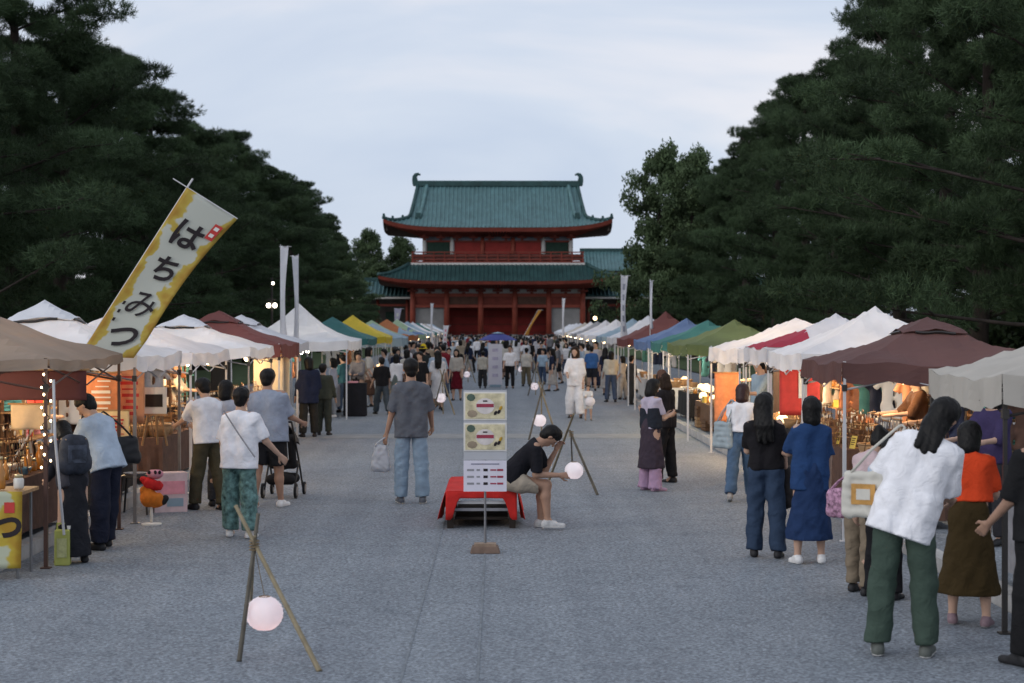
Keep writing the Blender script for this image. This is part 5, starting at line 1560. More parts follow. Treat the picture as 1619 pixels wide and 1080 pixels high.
MB().grid(lambda u, v: hcf(0.94 * (0.83 + 0.10 * u), -0.70 * (0.14 + 0.14 * v)), 2, 3).build('red_stamp', REDP, ho)
for i, (dx, k, m, d) in enumerate([(-0.32, 'jar', GLASS_A, 'amber glass jar with metal lid'), (-0.2, 'jar', GLASS_A, 'amber glass jar with metal lid'), (-0.06, 'bottle', GLASS_A, 'amber bottle'), (0.08, 'jar', GLASS_A, 'amber glass jar with metal lid'), (0.22, 'bottle', GLASS_A, 'amber bottle'), (0.38, 'jar', GLASS_W, 'milky white jar with metal lid'), (-0.12, 'card', YEL, 'yellow price card')]):
    good(k, m, (-4.72 + dx, 16.0 + (0.0 if i < 6 else 0.15), 0.795), 0, '%s on the small honey table' % d, CATS[k], '%s on the small honey table' % d, 1.15)

def nobori(label, px, py_top, py_bot, Y, wpx, cm, lean=0.0, phase=0.0, name='banner_flag', group=None, marks=None, flip=1):
    a = at(px, py_top, Y); b_ = at(px, py_bot, Y); s = FPX / Y
    w = wpx / s
    t = thing(name, label, 'banner', (a.x, Y, 0), 0, group)
    Hh = a.z; hb = a.z - b_.z
    MB().tube([(lean * -Hh, 0, 0), (0, 0, Hh + 0.05)], [0.016, 0.010], 6).build('pole', POST_W, t)
    MB().tube([(-0.03, 0, Hh), (flip * w, 0, Hh)], 0.008, 5).build('crossbar', POST_W, t)
    def G(u, v):
        return (flip * w * u * (1 - 0.5 * math.sin(math.pi * v * 0.9)) * (0.75 + 0.25 * v) - lean * hb * v, 0.05 * math.sin(5 * v + phase + 2 * u) * u - 0.012, Hh - hb * v + 0.02 * math.sin(9 * u))
    o = MB().grid(G, 8, 24).build('cloth', cm, t, smooth=True); solidify(o, 0.004)
    if marks:
        for k in range(5):
            v0 = 0.12 + 0.16 * k
            MB().grid(lambda u, v: (G(0.3 + 0.4 * u, v0 + 0.09 * v)[0], G(0.3 + 0.4 * u, v0 + 0.09 * v)[1] - 0.012, G(0.3 + 0.4 * u, v0 + 0.09 * v)[2]), 2, 2).build('mark', marks, o)
    return t
WB = canvas('banner_white', (0.74, 0.74, 0.77), 0.25)
VB = canvas('banner_lilac', (0.50, 0.46, 0.58), 0.25)
nobori('tall white banner with broad cloth above the steep white canopy', 444, 390, 560, 42.6, 17, WB, 0.0, 0.5)
nobori('narrower tall white banner partner of the broad one', 472, 405, 560, 42.9, 13, WB, 0.0, 2.0, flip=-1)
nobori('wide white banner standing between the far white and dark red canopies', 982, 436, 540, 57.5, 15, WB, 0.0, 1.0, marks=mat('faint_print', (0.30, 0.31, 0.36), 0.9, 0.1, 5))
nobori('slim white banner rising behind the dark red canopy', 1028, 444, 520, 49.8, 6, WB, 0.0, 0.3)
nobori('lilac banner near the gate with pink top', 624, 488, 545, 88, 15, VB, 0.0, 0.7, marks=PAPER)
nobori('slender white flag before the left doors of the gate', 681, 480, 545, 120, 6, WB, 0.0, 0.2)
nobori('pale flag before the right plaster panel of the gate', 889, 472, 535, 120, 6, WB, 0.0, 1.2)
nobori('white banner with faint print beside the far stalls on the honey-banner side', 701, 515, 560, 110, 12, WB, 0.0, 1.9, marks=PINKP)
nobori('slanting orange flag before the gate columns', 851, 490, 530, 115, 8, canvas('flag_orange', (0.55, 0.27, 0.06), 0.2), 0.55, 0.6)

# ------------------------------------------------------------------ sign stand
X, Y, s = foot(767, 874)
t = thing('sign_stand', 'pole sign stand with two yellow picture cards above a white printed card', 'sign', (X, Y, 0))
zt = lambda y: CAMZ - (y - HY) / s
MB().tube([(0, 0.012, 0.06), (0, 0.012, zt(620))], 0.012, 8).build('pole', POST_G, t)
bs = MB().box((0, 0, 0.035), (0.30, 0.22, 0.07), taper=0.86); bb = bs.build('base', mat('base_clay', (0.16, 0.11, 0.085), 0.85, 0.2, 8), t); bevel(bb, 0.008)
MB().box((0, 0, 0.082), (0.22, 0.15, 0.026)).build('base_weight', mat('base_top', (0.26, 0.19, 0.14), 0.8, 0.2, 8), t)
w = 68 / s
MB().box((0, 0.0, (zt(617) + zt(727)) / 2), (w, 0.008, zt(617) - zt(727))).build('backing_board', mat('clear_board', (0.42, 0.43, 0.46), 0.3, 0.05, 3), t)
CARD = mat('honey_card', (0.56, 0.50, 0.33), 0.6, 0.26, 14)
for k, (ya, yb) in enumerate(((622, 662), (671, 711))):
    z0, z1 = zt(ya), zt(yb)
    hgt = z0 - z1
    MB().box((0, -0.008, (z0 + z1) / 2), (w * 1.0, 0.006, hgt + 0.03)).build('card_border', PAPER, t)
    c = MB().box((0, -0.014, (z0 + z1) / 2), (w * 0.92, 0.006, hgt)).build('picture_card', CARD, t)
    cz = (z0 + z1) / 2
    MB().prism([(w * 0.22 * math.cos(a), cz + hgt * 0.32 * math.sin(a)) for a in np.linspace(0, 6.1, 14)], 'y', -0.020, -0.0165).build('pale_oval', mat('pale_print', (0.63, 0.58, 0.56), 0.6, 0.10, 12), c)
    MB().prism([(-w * 0.33 + w * 0.10 * math.cos(a), cz + hgt * 0.34 + hgt * 0.15 * math.sin(a)) for a in np.linspace(0, 6.1, 9)], 'y', -0.0203, -0.0168).build('leaf_print', mat('leaf_print', (0.08, 0.12, 0.09), 0.6, 0.2, 8), c)
    MB().prism([(-w * 0.30 + w * 0.12 * math.cos(a), cz - hgt * 0.30 + hgt * 0.15 * math.sin(a)) for a in np.linspace(0, 6.1, 9)], 'y', -0.0207, -0.0172).build('comb_print', mat('comb_print', (0.30, 0.24, 0.17), 0.6, 0.2, 8), c)
    MB().box((0.0, -0.0225, cz + 0.006), (w * 0.40, 0.003, hgt * 0.13)).build('title_line', mat('crimson_ink', (0.30, 0.04, 0.07), 0.7, 0.1, 8), c)
    MB().box((0.0, -0.0225, cz + hgt * 0.2), (w * 0.10, 0.003, hgt * 0.05)).build('small_line', INK, c)
    for dx, dz in ((0.24, -0.27), (0.32, -0.22), (0.36, -0.08)):
        MB().ell((dx * w, -0.021, cz + dz * hgt), (w * 0.035, 0.004, hgt * 0.10), 7, 5, Matrix.Rotation(0.5, 3, 'Y')).build('bee_print', INK if dz < -0.1 else mat('bee_gold', (0.45, 0.27, 0.03), 0.6, 0.1, 8), c)
z0, z1 = zt(728), zt(777)
c = MB().box((0, -0.016, (z0 + z1) / 2), (w, 0.006, z0 - z1)).build('printed_card', mat('lilac_card', (0.62, 0.60, 0.68), 0.7, 0.04, 5), t)
rg = random.Random(3)
MB().box((0, -0.0205, z0 - 0.035), (w * 0.66, 0.003, 0.010)).build('heading_line', mat('grey_ink', (0.16, 0.17, 0.24), 0.7, 0.1, 8), c)
for k in range(3):
    zz = z0 - 0.095 - 0.068 * k
    for (a, b_, m, hh) in ((-0.42, -0.26, GREYP, 0.020), (-0.20, -0.12, GREYP, 0.018), (-0.04, 0.06, INK, 0.026), (0.12, 0.26, mat('crimson_ink', (0.30, 0.04, 0.07), 0.7), 0.014), (0.28, 0.42, mat('crimson_ink', (0.30, 0.04, 0.07), 0.7), 0.020)):
        MB().box(((a + b_) / 2 * w, -0.0205, zz), ((b_ - a) * w, 0.003, hh)).build('text_mark', m, c)

# ------------------------------------------------------------------ red cloth bench
X0, Y0, s0 = foot(761, 836)
Y1 = Y0 + 1.95
RED = mat('red_felt', (0.50, 0.022, 0.018), 0.9, 0.10, 5, 0.25, 40)
BX, BYc, bz, hw = X0, (Y0 + Y1) / 2, 0.41, 0.40
t = thing('red_bench', 'low wide bench draped with bright red felt cloth', 'bench', (BX, BYc, 0))
hl = (Y1 - Y0) / 2
for sx in (-1, 1):
    for sy in (-1, 1):
        MB().box((sx * (hw - 0.05), sy * (hl - 0.06), 0.18), (0.07, 0.07, 0.36)).build('leg', DARK, t)
for k in range(5):
    MB().box((-hw + 0.08 + k * (2 * hw - 0.16) / 4, 0, bz - 0.035), (0.135, 2 * hl - 0.03, 0.03)).build('seat_board', WOOD_D, t)
for z, m in ((0.29, POST_W), (0.21, GREYP)):
    MB().box((0, -hl + 0.05, z), (2 * hw - 0.16, 0.03, 0.032)).build('cross_rail', m, t)
MB().box((0, hl - 0.05, 0.25), (2 * hw - 0.16, 0.03, 0.05)).build('cross_rail', WOOD_D, t)
MB().box((0, 0, 0.10), (2 * hw - 0.2, 2 * hl - 0.3, 0.03)).build('lower_shelf', DARK, t)
def felt(u, v):
    w_ = (u - 0.5) * 2          # -1..1 across, folds over the edges
    y = -hl - 0.015 + (2 * hl + 0.03) * v
    a = abs(w_); sg = 1 if w_ > 0 else -1
    top = 0.62
    if a < top:
        return (sg * hw * a / top * 1.01, y, bz + 0.006 + 0.004 * math.sin(9 * y + 5 * w_))
    d = (a - top) / (1 - top)
    return (sg * (hw * 1.01 + 0.02 * math.sin(d * 1.5) + 0.045 * d + 0.022 * math.sin(y * 11) * d), y + 0.02 * math.sin(14 * y) * d, bz + 0.006 - 0.33 * d + 0.02 * math.sin(y * 5) * d)
o = MB().grid(felt, 34, 40).build('felt_cloth', RED, t, smooth=True); solidify(o, 0.006)
o = MB().grid(lambda u, v: ((u - 0.5) * 2 * hw * 1.0, -hl - 0.022 - 0.03 * v * abs(2 * u - 1) ** 2 - 0.010 * v * math.sin(19 * u), bz + 0.008 - (0.075 + 0.24 * min(1, max(0, (abs(2 * u - 1) - 0.60) / 0.22)) ** 1.5) * v), 30, 4).build('felt_edge', RED, t, smooth=True); solidify(o, 0.005)

# ------------------------------------------------------------------ paper lanterns on bamboo
BAMBOO = mat('bamboo', (0.225, 0.185, 0.115), 0.55, 0.25, 5, 0.15, 20)
BAMBOO_D = mat('bamboo_dark', (0.10, 0.09, 0.07), 0.6, 0.25, 5, 0.15, 20)
LPAPER = mat('lantern_paper', (0.85, 0.85, 0.88), 0.7, 0.03, 6, trans=0.45)
FLAME = mat('lantern_candle', (0.9, 0.5, 0.3), 0.5, 0.02, 3, emit=(1.0, 0.34, 0.18), es=7.0)
FLAME_D = mat('dim_candle', (0.9, 0.7, 0.6), 0.5, 0.02, 3, emit=(1.0, 0.62, 0.50), es=3.0)
ROPE = mat('rope', (0.20, 0.15, 0.09), 0.9, 0.2, 20)
def lantern(label, p, r=0.128, group=None, e=0.30):
    t = thing('paper_lantern', label, 'lantern', p, 0, group)
    V = []
    prof = [(r * math.sin(a) * (1 + 0.016 * (-1) ** i), -r * 0.94 * math.cos(a)) for i, a in enumerate(np.linspace(0.42, math.pi - 0.30, 22))]
    b = MB(); n = 24
    vs_ = [(q * math.cos(2 * math.pi * j / n), q * math.sin(2 * math.pi * j / n), z) for q, z in prof for j in range(n)]
    fs_ = [(i * n + j, i * n + (j + 1) % n, (i + 1) * n + (j + 1) % n, (i + 1) * n + j) for i in range(len(prof) - 1) for j in range(n)]
    b.add(vs_, fs_).build('paper_shade', LPAPER, t, smooth=True)
    zt_ = prof[-1][1]; rt = prof[-1][0]
    MB().tube([(rt * math.cos(a), rt * math.sin(a), zt_) for a in np.linspace(0, 6.2832, 13)], 0.004, 4).build('top_ring', ROPE, t)
    MB().lathe([(prof[0][0], 0), (prof[0][0], 0.006)], 12, (0, 0, prof[0][1])).build('bottom_disc', PAPER, t)
    MB().ell((0, 0, -r * 0.62), (r * 0.16, r * 0.16, r * 0.24), 8, 6).build('candle', FLAME if 'foreground' in label else FLAME_D, t, smooth=True)
    if e:
        ld = bpy.data.lights.new('candle_light', 'POINT'); ld.energy = e; ld.color = (1.0, 0.86, 0.88); ld.shadow_soft_size = 0.03
        lo = bpy.data.objects.new('candle_light', ld); COL.objects.link(lo); lo.parent = t; lo.location = (0, 0, -r * 0.4)
    return t
def bamboo_stand(label, poles, knot, group=None, mats=(BAMBOO_D, BAMBOO, BAMBOO)):
    o0 = Vector((knot[0], knot[1], 0))
    t = thing('bamboo_stand', label, 'bamboo stand', o0, 0, group)
    for i, (a, b_, r_) in enumerate(poles):
        a, b_ = Vector(a) - o0, Vector(b_) - o0
        n = 9
        pts, rr = [], []
        for k in range(n):
            for d in (-0.012, 0, 0.012):
                f_ = k / (n - 1) + d / max(0.3, (b_ - a).length)
                if f_ < -1e-6 or f_ > 1 + 1e-6: continue
                pts.append(a.lerp(b_, f_)); rr.append(r_ * (1 - 0.25 * f_) * (1.16 if d == 0 else 1.0))
        MB().tube(pts, rr, 8).build('pole', mats[i % len(mats)], t, smooth=True)
    kz = Vector(knot) - o0
    b = MB()
    for k in range(4):
        b.tube([kz + Vector((0.032 * math.cos(a), 0.032 * math.sin(a), -0.03 + 0.02 * k)) for a in np.linspace(0, 6.2832, 10)], 0.006, 4)
    b.build('lashing', ROPE, t)
    return t
def on_ground(px, py):
    X_, Y_, _ = foot(px, py); return Vector((X_, Y_, 0))
Xa, Ya, sa = foot(378, 1046)
K = at(402, 862, Ya + 0.25)
pA = on_ground(378, 1046); dA = (K - pA) * 1.28
pB = on_ground(505, 1062); dB = (K - pB) * 1.30
pC = on_ground(395, 985)
topB = at(373, 800, Ya + 0.45)
bamboo_stand('crossed bamboo pole stand holding the lantern nearest the honey table', [(pA, pA + dA, 0.017), (pB, topB, 0.018), (pC, pC + (K - pC) * 1.1, 0.012)], K)
Lp = at(418, 970, Ya + 0.22)
lantern('round white paper lantern glowing pink hanging from the foreground bamboo stand', Lp, 0.129)
MB_ = MB().tube([(Lp.x, Lp.y, Lp.z + 0.12), (K.x, K.y, K.z)], 0.003, 4)
cd = MB_.build('cord', ROPE); tag(cd, 'thin cord from the bamboo knot to the pink glowing lantern', 'cord')
# stand beside the seated man
pA = on_ground(945, 783); K = at(903, 686, pA.y + 0.2); pB = on_ground(868, 760)
bamboo_stand('crossed bamboo pole stand next to the seated man', [(pA, pA + (K - pA) * 1.06, 0.02), (pB, at(907, 655, K.y), 0.02), (on_ground(905, 740), K, 0.014)], K, mats=(BAMBOO_D, BAMBOO, BAMBOO_D))
# farther stands, each with a lantern
for (px, py, Yd, top) in ((853, 665, 35.7, 606), (845, 611, 59, None), (697, 629, 46, None), (738, 592, 73, None), (823, 585, 84, None), (660, 640, 40, None)):
    if px == 660: continue
    p = at(px, py, Yd)
    k = Vector((p.x + 0.04, Yd, 1.02))
    if top: k.z = CAMZ - (600 - HY) / (FPX / Yd) - 0.05
    k.z = 0.98
    bamboo_stand('far bamboo stand with lantern along the middle of the street', [((p.x - 0.22, Yd - 0.2, 0), Vector((p.x - 0.22, Yd - 0.2, 0)).lerp(k, 1.2), 0.02), ((p.x + 0.36, Yd - 0.1, 0), Vector((p.x + 0.36, Yd - 0.1, 0)).lerp(k, 1.2), 0.02), ((p.x + 0.05, Yd + 0.35, 0), k, 0.016)], k, 'bamboo stands along the middle of the street')
    p.z = max(p.z, 0.30)
    lantern('far white paper lantern on a bamboo stand in the middle of the street', p, 0.135, 'lanterns along the middle of the street', 0.5)

# ------------------------------------------------------------------ small things on the honey-banner side
X, Y, s = foot(240, 829)
t = thing('toy_stand', 'white pole stand on a round foot holding red and orange stuffed balls', 'toy stand', (X, Y, 0))
MB().lathe([(0.115, 0), (0.115, 0.014), (0.02, 0.024)], 20).build('foot', PAPER, t, smooth=False)
MB().tube([(0, 0, 0.02), (0, 0, 0.30)], 0.017, 8).build('pole', PAPER, t, smooth=True)
f = Field(0.03); f.cone((-0.03, 0, 0.30), (0.06, 0, 0.28), 0.10, 0.09).cone((-0.08, 0, 0.40), (-0.02, 0, 0.42), 0.05)
V, F = f.mesh(0.012, 0.008, 0.08); link('orange_ball', mesh_np('orange_ball', V, F, mat('orange_plush', (0.55, 0.16, 0.02), 0.95, 0.15, 9)), t)
f = Field(0.03); f.cone((-0.03, -0.01, 0.47), (0.07, 0, 0.44), 0.065, 0.06).cone((-0.10, 0, 0.52), (-0.05, 0, 0.49), 0.035)
V, F = f.mesh(0.012, 0.008, 0.08); link('red_ball', mesh_np('red_ball', V, F, mat('red_plush', (0.50, 0.02, 0.02), 0.95, 0.15, 9)), t)
f = Field(0.03); f.cone((0.13, 0, 0.27), (0.16, 0.0, 0.30), 0.05, 0.04)
V, F = f.mesh(0.012); link('black_ball', mesh_np('black_ball', V, F, BLACKP), t)
MB().lathe([(0.05, 0), (0.09, 0.03), (0.10, 0.07), (0.06, 0.10)], 12, (0.03, 0.06, 0.52)).build('pink_pot', PINKP, t, smooth=True)
for dx in (-0.02, 0.05, 0.10):
    MB().ell((dx, -0.03, 0.60), (0.018, 0.012, 0.024), 8, 6).build('dark_dot', INK, t, smooth=True)
X, Y, s = foot(268, 808)
t = thing('pink_box', 'pink and white printed box standing on the ground beside the toy stand', 'box', (X, Y, 0), 0.35)
MB().box((0, 0, 0.24), (0.40, 0.26, 0.48)).build('carton', mat('pale_pink', (0.55, 0.44, 0.47), 0.8, 0.15, 6), t)
MB().box((0, -0.134, 0.30), (0.34, 0.004, 0.16)).build('pink_print', PINKP, t)
MB().box((0.05, -0.134, 0.12), (0.20, 0.004, 0.10)).build('blue_print', LBLUE_C, t)
X, Y, s = foot(100, 893)
t = thing('fuel_can', 'tall yellow green can standing beside the canopy post', 'can', (X, Y, 0), 0.1)
YG = mat('yellow_green_plastic', (0.36, 0.38, 0.10), 0.5, 0.12, 6)
o = MB().box((0, 0, 0.17), (0.145, 0.13, 0.34), taper=0.96).build('can_body', YG, t); bevel(o, 0.012)
MB().tube([(-0.05, 0, 0.34), (-0.05, 0, 0.395), (0.03, 0, 0.395), (0.03, 0, 0.34)], 0.010, 6).build('handle', YG, t)
MB().lathe([(0.022, 0.34), (0.022, 0.375)], 10, (0.055, 0, 0)).build('cap', PAPER, t)
MB().box((0, -0.068, 0.17), (0.09, 0.006, 0.18)).build('label_patch', mat('faded_label', (0.40, 0.41, 0.20), 0.7, 0.2, 20), t)
# slim white pole against the tan canopy's post
t = tag(MB().tube([at(102, 845, 16.7), at(88, 690, 16.45), at(86, 600, 16.45)], 0.013, 8).build('leaning_pole', POST_W), 'slim white pole leaning at the street post of the tan canopy', 'pole')
# small stool with a grey tray behind the toy stand
X, Y, s = foot(215, 812)
t = thing('stool', 'low dark stool with a grey tray beside the toy stand', 'stool', (X, Y, 0))
for sx in (-1, 1):
    for sy in (-1, 1):
        MB().tube([(sx * 0.17, sy * 0.15, 0), (sx * 0.13, sy * 0.11, 0.44)], 0.014, 6).build('leg', POST_D, t)
o = MB().box((0, 0, 0.455), (0.34, 0.30, 0.03)).build('seat', POST_D, t); bevel(o, 0.008)
MB().lathe([(0.12, 0.472), (0.15, 0.50), (0.14, 0.50), (0.11, 0.48)], 14).build('tray', GREYP, t)
# stacked crates before the olive and glowing canopies
for i, (px, py, k) in enumerate(((1098, 684, 2), (1118, 690, 1), (1140, 702, 2))):
    X, Y, s = foot(px, py)
    X = max(X, 4.32 + 0.1)
    for j in range(k):
        good('crate', WOOD_D if (i + j) % 2 else WOOD, (X, Y, 0.11 + 0.232 * j), 0.1 * i + math.pi / 2, 'slatted wooden crate stacked on the pavement by the glowing white canopy', 'crate', 'crates by the glowing white canopy', 1.0)
# white card stand with blue parasol in the middle of the far street
p = on_ground(783, 612)
t = thing('standing_sign', 'tall white upright sign panel standing among the far crowd', 'sign', p)
sw = FPX / p.y
MB().box((0, 0, 0.05), (0.44, 0.32, 0.09)).build('base', LBLUE_C, t)
MB().box((0, 0, 0.09 + 0.78), (22 / sw, 0.03, 1.56)).build('panel', mat('sign_white', (0.60, 0.59, 0.66), 0.8, 0.05, 2), t)
for k in range(4):
    MB().box((0.0, -0.018, 0.45 + 0.32 * k), (0.22, 0.008, 0.12)).build('mark', mat('faint_lilac', (0.45, 0.42, 0.55), 0.8, 0.15, 9), t)
p = at(787, 528, 78)
t = thing('parasol', 'blue parasol open above the far crowd', 'parasol', (p.x, 78, 0))
MB().tube([(0, 0, 0), (0, 0, p.z)], 0.02, 6).build('pole', POST_W, t)
MB().lathe([(0.85, -0.28), (0.82, -0.25), (0.5, -0.08), (0.02, 0.06)], 8, (0, 0, p.z)).build('canopy', canvas('parasol_blue', (0.08, 0.09, 0.30), 0.2), t)
MB().lathe([(0.30, 0.02), (0.02, 0.09)], 8, (0, 0, p.z)).build('top_cap', LBLUE_C, t)
for k in range(8):
    a = math.pi * 2 * k / 8
    MB().tube([(0, 0, p.z + 0.03), (0.83 * math.cos(a), 0.83 * math.sin(a), p.z - 0.27)], 0.006, 4).build('rib', POST_G, t)
# pale railing on the lawn behind the cream canopy
t = thing('railing', 'low pale railing along the lawn behind the cream canopy', 'railing', (9.4, 30, 0.11))
for k in range(14):
    MB().tube([(0, -14 + k * 2, 0), (0, -14 + k * 2, 0.75)], 0.03, 6).build('post', POST_W, t)
for z in (0.42, 0.72):
    MB().tube([(0, -14.2, z), (0, 12.2, z)], 0.024, 6).build('rail', POST_W, t)
# ------------------------------------------------------------------ the people in the street
WHITE = (0.76, 0.76, 0.79); OFFW = (0.52, 0.49, 0.44); BLACK = (0.014, 0.014, 0.016); NAVY = (0.018, 0.024, 0.05)
SH_W = (0.70, 0.70, 0.70); SH_K = (0.02, 0.02, 0.022)
# --- honey-banner side
j = person('person in long black skirt bending over the stall with a large dark backpack', 116, 890, 655, 30, ('charcoal', (0.045, 0.045, 0.055), 0.9, 0.50, 0.012), ('skirt', 'black_skirt', (0.020, 0.021, 0.026), 0.05, 1.15),
           'bob', SH_K, fem=True, lean=20, nod=25, armL=(35, 5, 40, -10), armR=(30, 5, 50, -10))
bp = j['wp'](j['tp'](0, -0.120, 0.71))
bag('backpack', 'bulky dark blue backpack worn by the person in the long black skirt', 'backpack', bp, (0.34, 0.21, 0.40), R(30), mat('backpack_navy', (0.030, 0.036, 0.052), 0.7, 0.4, 9), j['wp'](j['tp'](0.0, -0.03, 0.84)), mat('tan_strap', (0.30, 0.22, 0.15), 0.8, 0.1, 9), 0.30, mark=mat('backpack_pocket', (0.05, 0.06, 0.085), 0.6, 0.5, 14))
j = person('person in light blue shirt and wide navy trousers leaning toward the orange posters', 170, 868, 613, 62, ('pale_blue', (0.42, 0.50, 0.60), 0.45, 0.49, 0.030), ('trousers', 'navy_wide', (0.016, 0.019, 0.034), 0.97, 1.30),
           'short', SH_K, lean=18, nod=22, armL=(40, 6, 55, -15), armR=(25, 4, 70, -20), legR=(10, 3, 4))
bp = j['wp'](j['tp'](0.15, -0.03, 0.60))
bag('shoulder_bag', 'black shoulder bag of the person in the light blue shirt', 'bag', bp, (0.36, 0.13, 0.30), R(20), mat('bag_black', (0.018, 0.018, 0.020), 0.6, 0.2, 9), j['wp'](j['tp'](0.085, 0.0, 0.85)), None, 0.2)
person('person in a white shirt and olive trousers reaching into the stall by the white post', 330, 806, 594, 42, ('white_shirt_a', WHITE, 0.45, 0.50, 0.022), ('trousers', 'olive_brown', (0.065, 0.057, 0.036), 0.97, 1.10), 'short', SH_K,
       lean=6, nod=18, armL=(48, 6, 30, -12), armR=(40, 4, 45, -12), legL=(12, 3, 6), legR=(-8, 3, 4))
person('person with bobbed hair in white top half hidden behind the teal trousers', 353, 800, 600, 10, ('white_shirt_b', (0.55, 0.55, 0.60), 0.45, 0.52, 0.015), ('trousers', 'dark_grey_a', (0.05, 0.05, 0.055), 0.96, 1.0), 'bob', SH_K, fem=True, nod=15)
mat('cloth_teal_pattern', (0.11, 0.195, 0.185), 0.9, 0.50, 17.0, 0.4, 13, spec=0.12, detail=2)
j = person('young person in a loose white tee and patterned teal trousers walking away', 379, 850, 612, -8, ('white_tee_c', (0.76, 0.76, 0.80), 0.46, 0.46, 0.030), ('trousers', 'teal_pattern', (0.10, 0.185, 0.175), 0.95, 1.28), 'short', SH_W,
           lean=3, armL=(8, 10, 20, 0), armR=(14, 22, 30, 5), legL=(6, 4, 2), legR=(-3, 4, 2))
a, b_ = j['tp'](-0.09, 0.0, 0.845), j['tp'](0.135, 0.0, 0.545)
pts = [j['wp'](a + (b_ - a) * f_ + np.array([0, -0.155 - 0.02 * math.sin(3.14 * f_), 0])) for f_ in np.linspace(0, 1, 9)]
o = MB().tube(pts, 0.009, 6).build('bag_strap', GREYP); tag(o, 'thin grey strap crossing the back of the loose white tee', 'strap')
j = person('broad person in a grey blue shirt and black shorts pushing a black stroller', 424, 802, 582, -14, ('grey_blue', (0.27, 0.31, 0.39), 0.46, 0.47, 0.035), ('shorts', 'black_shorts', (0.02, 0.02, 0.022), 0.86, 1.25), 'short', SH_W, wide=1.18,
           lean=3, nod=8, armL=(22, 10, 55, -5), armR=(24, 10, 50, -2), skin=SKIN_D, legL=(-6, 4, 4), legR=(8, 4, 4), sole=0.6)
# stroller
X, Y, s = foot(444, 790)
t = thing('stroller', 'black baby stroller with four wheels pushed by the person in grey blue', 'stroller', (X - 0.02, Y + 0.45, 0), R(-4))
for sx in (-1, 1):
    for y, r_ in ((-0.28, 0.10), (0.34, 0.085)):
        wh = MB().tube([(sx * 0.22 - 0.014, y, r_), (sx * 0.22 + 0.014, y, r_)], r_, 18).build('wheel', mat('tyre', (0.015, 0.015, 0.016), 0.8, 0.1, 9), t)
        MB().tube([(sx * 0.22 - 0.018, y, r_), (sx * 0.22 + 0.018, y, r_)], r_ * 0.62, 14).build('rim', POST_G, wh)
    MB().tube([(sx * 0.20, 0.34, 0.10), (sx * 0.20, 0.05, 0.48), (sx * 0.20, -0.28, 0.82), (sx * 0.19, -0.42, 1.02)], 0.013, 8).build('frame_tube', POST_D, t, smooth=True)
    MB().tube([(sx * 0.20, -0.28, 0.12), (sx * 0.20, 0.05, 0.48)], 0.013, 8).build('frame_tube', POST_D, t, smooth=True)
MB().tube([(-0.19, -0.42, 1.02), (0.19, -0.42, 1.02)], 0.016, 8).build('handle', POST_D, t, smooth=True)
f = Field(0.03); f.cone((-0.14, 0.22, 0.42), (0.14, 0.22, 0.42), 0.05).cone((-0.14, -0.02, 0.42), (0.14, -0.02, 0.42), 0.05).cone((0, 0.2, 0.42), (0, 0, 0.42), 0.06).cone((-0.14, -0.04, 0.44), (-0.14, -0.18, 0.80), 0.05).cone((0.14, -0.04, 0.44), (0.14, -0.18, 0.80), 0.05).cone((0, -0.04, 0.44), (0, -0.18, 0.80), 0.07)
V, F = f.mesh(0.016); link('seat', mesh_np('seat', V, F, BLACKP), t)
MB().grid(lambda u, v: (0.20 * math.cos(math.pi * u), -0.20 + 0.34 * math.sin(1.5 * v) , 0.66 + 0.34 * math.cos(1.4 * v) * (0.25 + 0.75 * math.sin(math.pi * u))), 12, 6).build('hood', mat('hood_grey', (0.03, 0.03, 0.034), 0.8, 0.2, 9), t, smooth=True)
f = Field(0.03); f.cone((-0.13, -0.16, 0.24), (0.13, -0.16, 0.24), 0.07).cone((-0.13, 0.12, 0.24), (0.13, 0.12, 0.24), 0.07).cone((0, -0.1, 0.24), (0, 0.1, 0.24), 0.08)
V, F = f.mesh(0.016); link('basket', mesh_np('basket', V, F, BLACKP), t)
person('person in a long navy jacket and dark trousers standing at the stall with white banners', 488, 691, 564, 25, ('navy_jacket', NAVY, 0.95, 0.42, 0.030), ('trousers', 'charcoal_trousers', (0.028, 0.028, 0.026), 0.96, 1.15), 'bob', SH_K, det=1, nod=12)
person('person in an olive jacket close beside the navy jacket', 512, 688, 575, -10, ('olive_jacket', (0.055, 0.060, 0.045), 0.95, 0.50, 0.025), ('trousers', 'dark_olive', (0.045, 0.05, 0.04), 0.96, 1.1), 'short', SH_K, det=1, armL=(20, 10, 60, -10))
person('person in a teal shirt at the light blue canopy', 543, 652, 560, 60, ('teal_shirt', (0.045, 0.13, 0.16), 0.5, 0.5, 0.02), ('trousers', 'jeans_a', (0.08, 0.12, 0.19), 0.96, 1.05), 'short', SH_K, det=1, nod=10)
person('person in pale top and grey trousers between the olive jacket and the teal shirt', 527, 660, 566, 90, ('pale_top_a', (0.33, 0.35, 0.42), 0.5, 0.5, 0.02), ('trousers', 'pale_grey_t', (0.24, 0.26, 0.28), 0.96, 1.05), 'bob', SH_W, det=1, fem=True)
person('person in grey cardigan and black skirt standing behind the black draped counter', 565, 652, 557, 165, ('grey_cardigan', (0.20, 0.19, 0.20), 0.95, 0.55, 0.018), ('skirt', 'black_long', (0.012, 0.012, 0.016), 0.10, 1.10), 'short', SH_K, det=1, fem=True, armL=(25, 5, 60, -25), armR=(25, 5, 60, -25))
person('striding person in black top and slate trousers next to the black draped counter', 604, 655, 563, 20, ('black_top_a', BLACK, 0.5, 0.5, 0.015), ('trousers', 'slate', (0.055, 0.07, 0.085), 0.96, 1.25), 'short', SH_K, det=1, legL=(18, 3, 6), legR=(-16, 3, 10), armL=(15, 8, 25, 0))
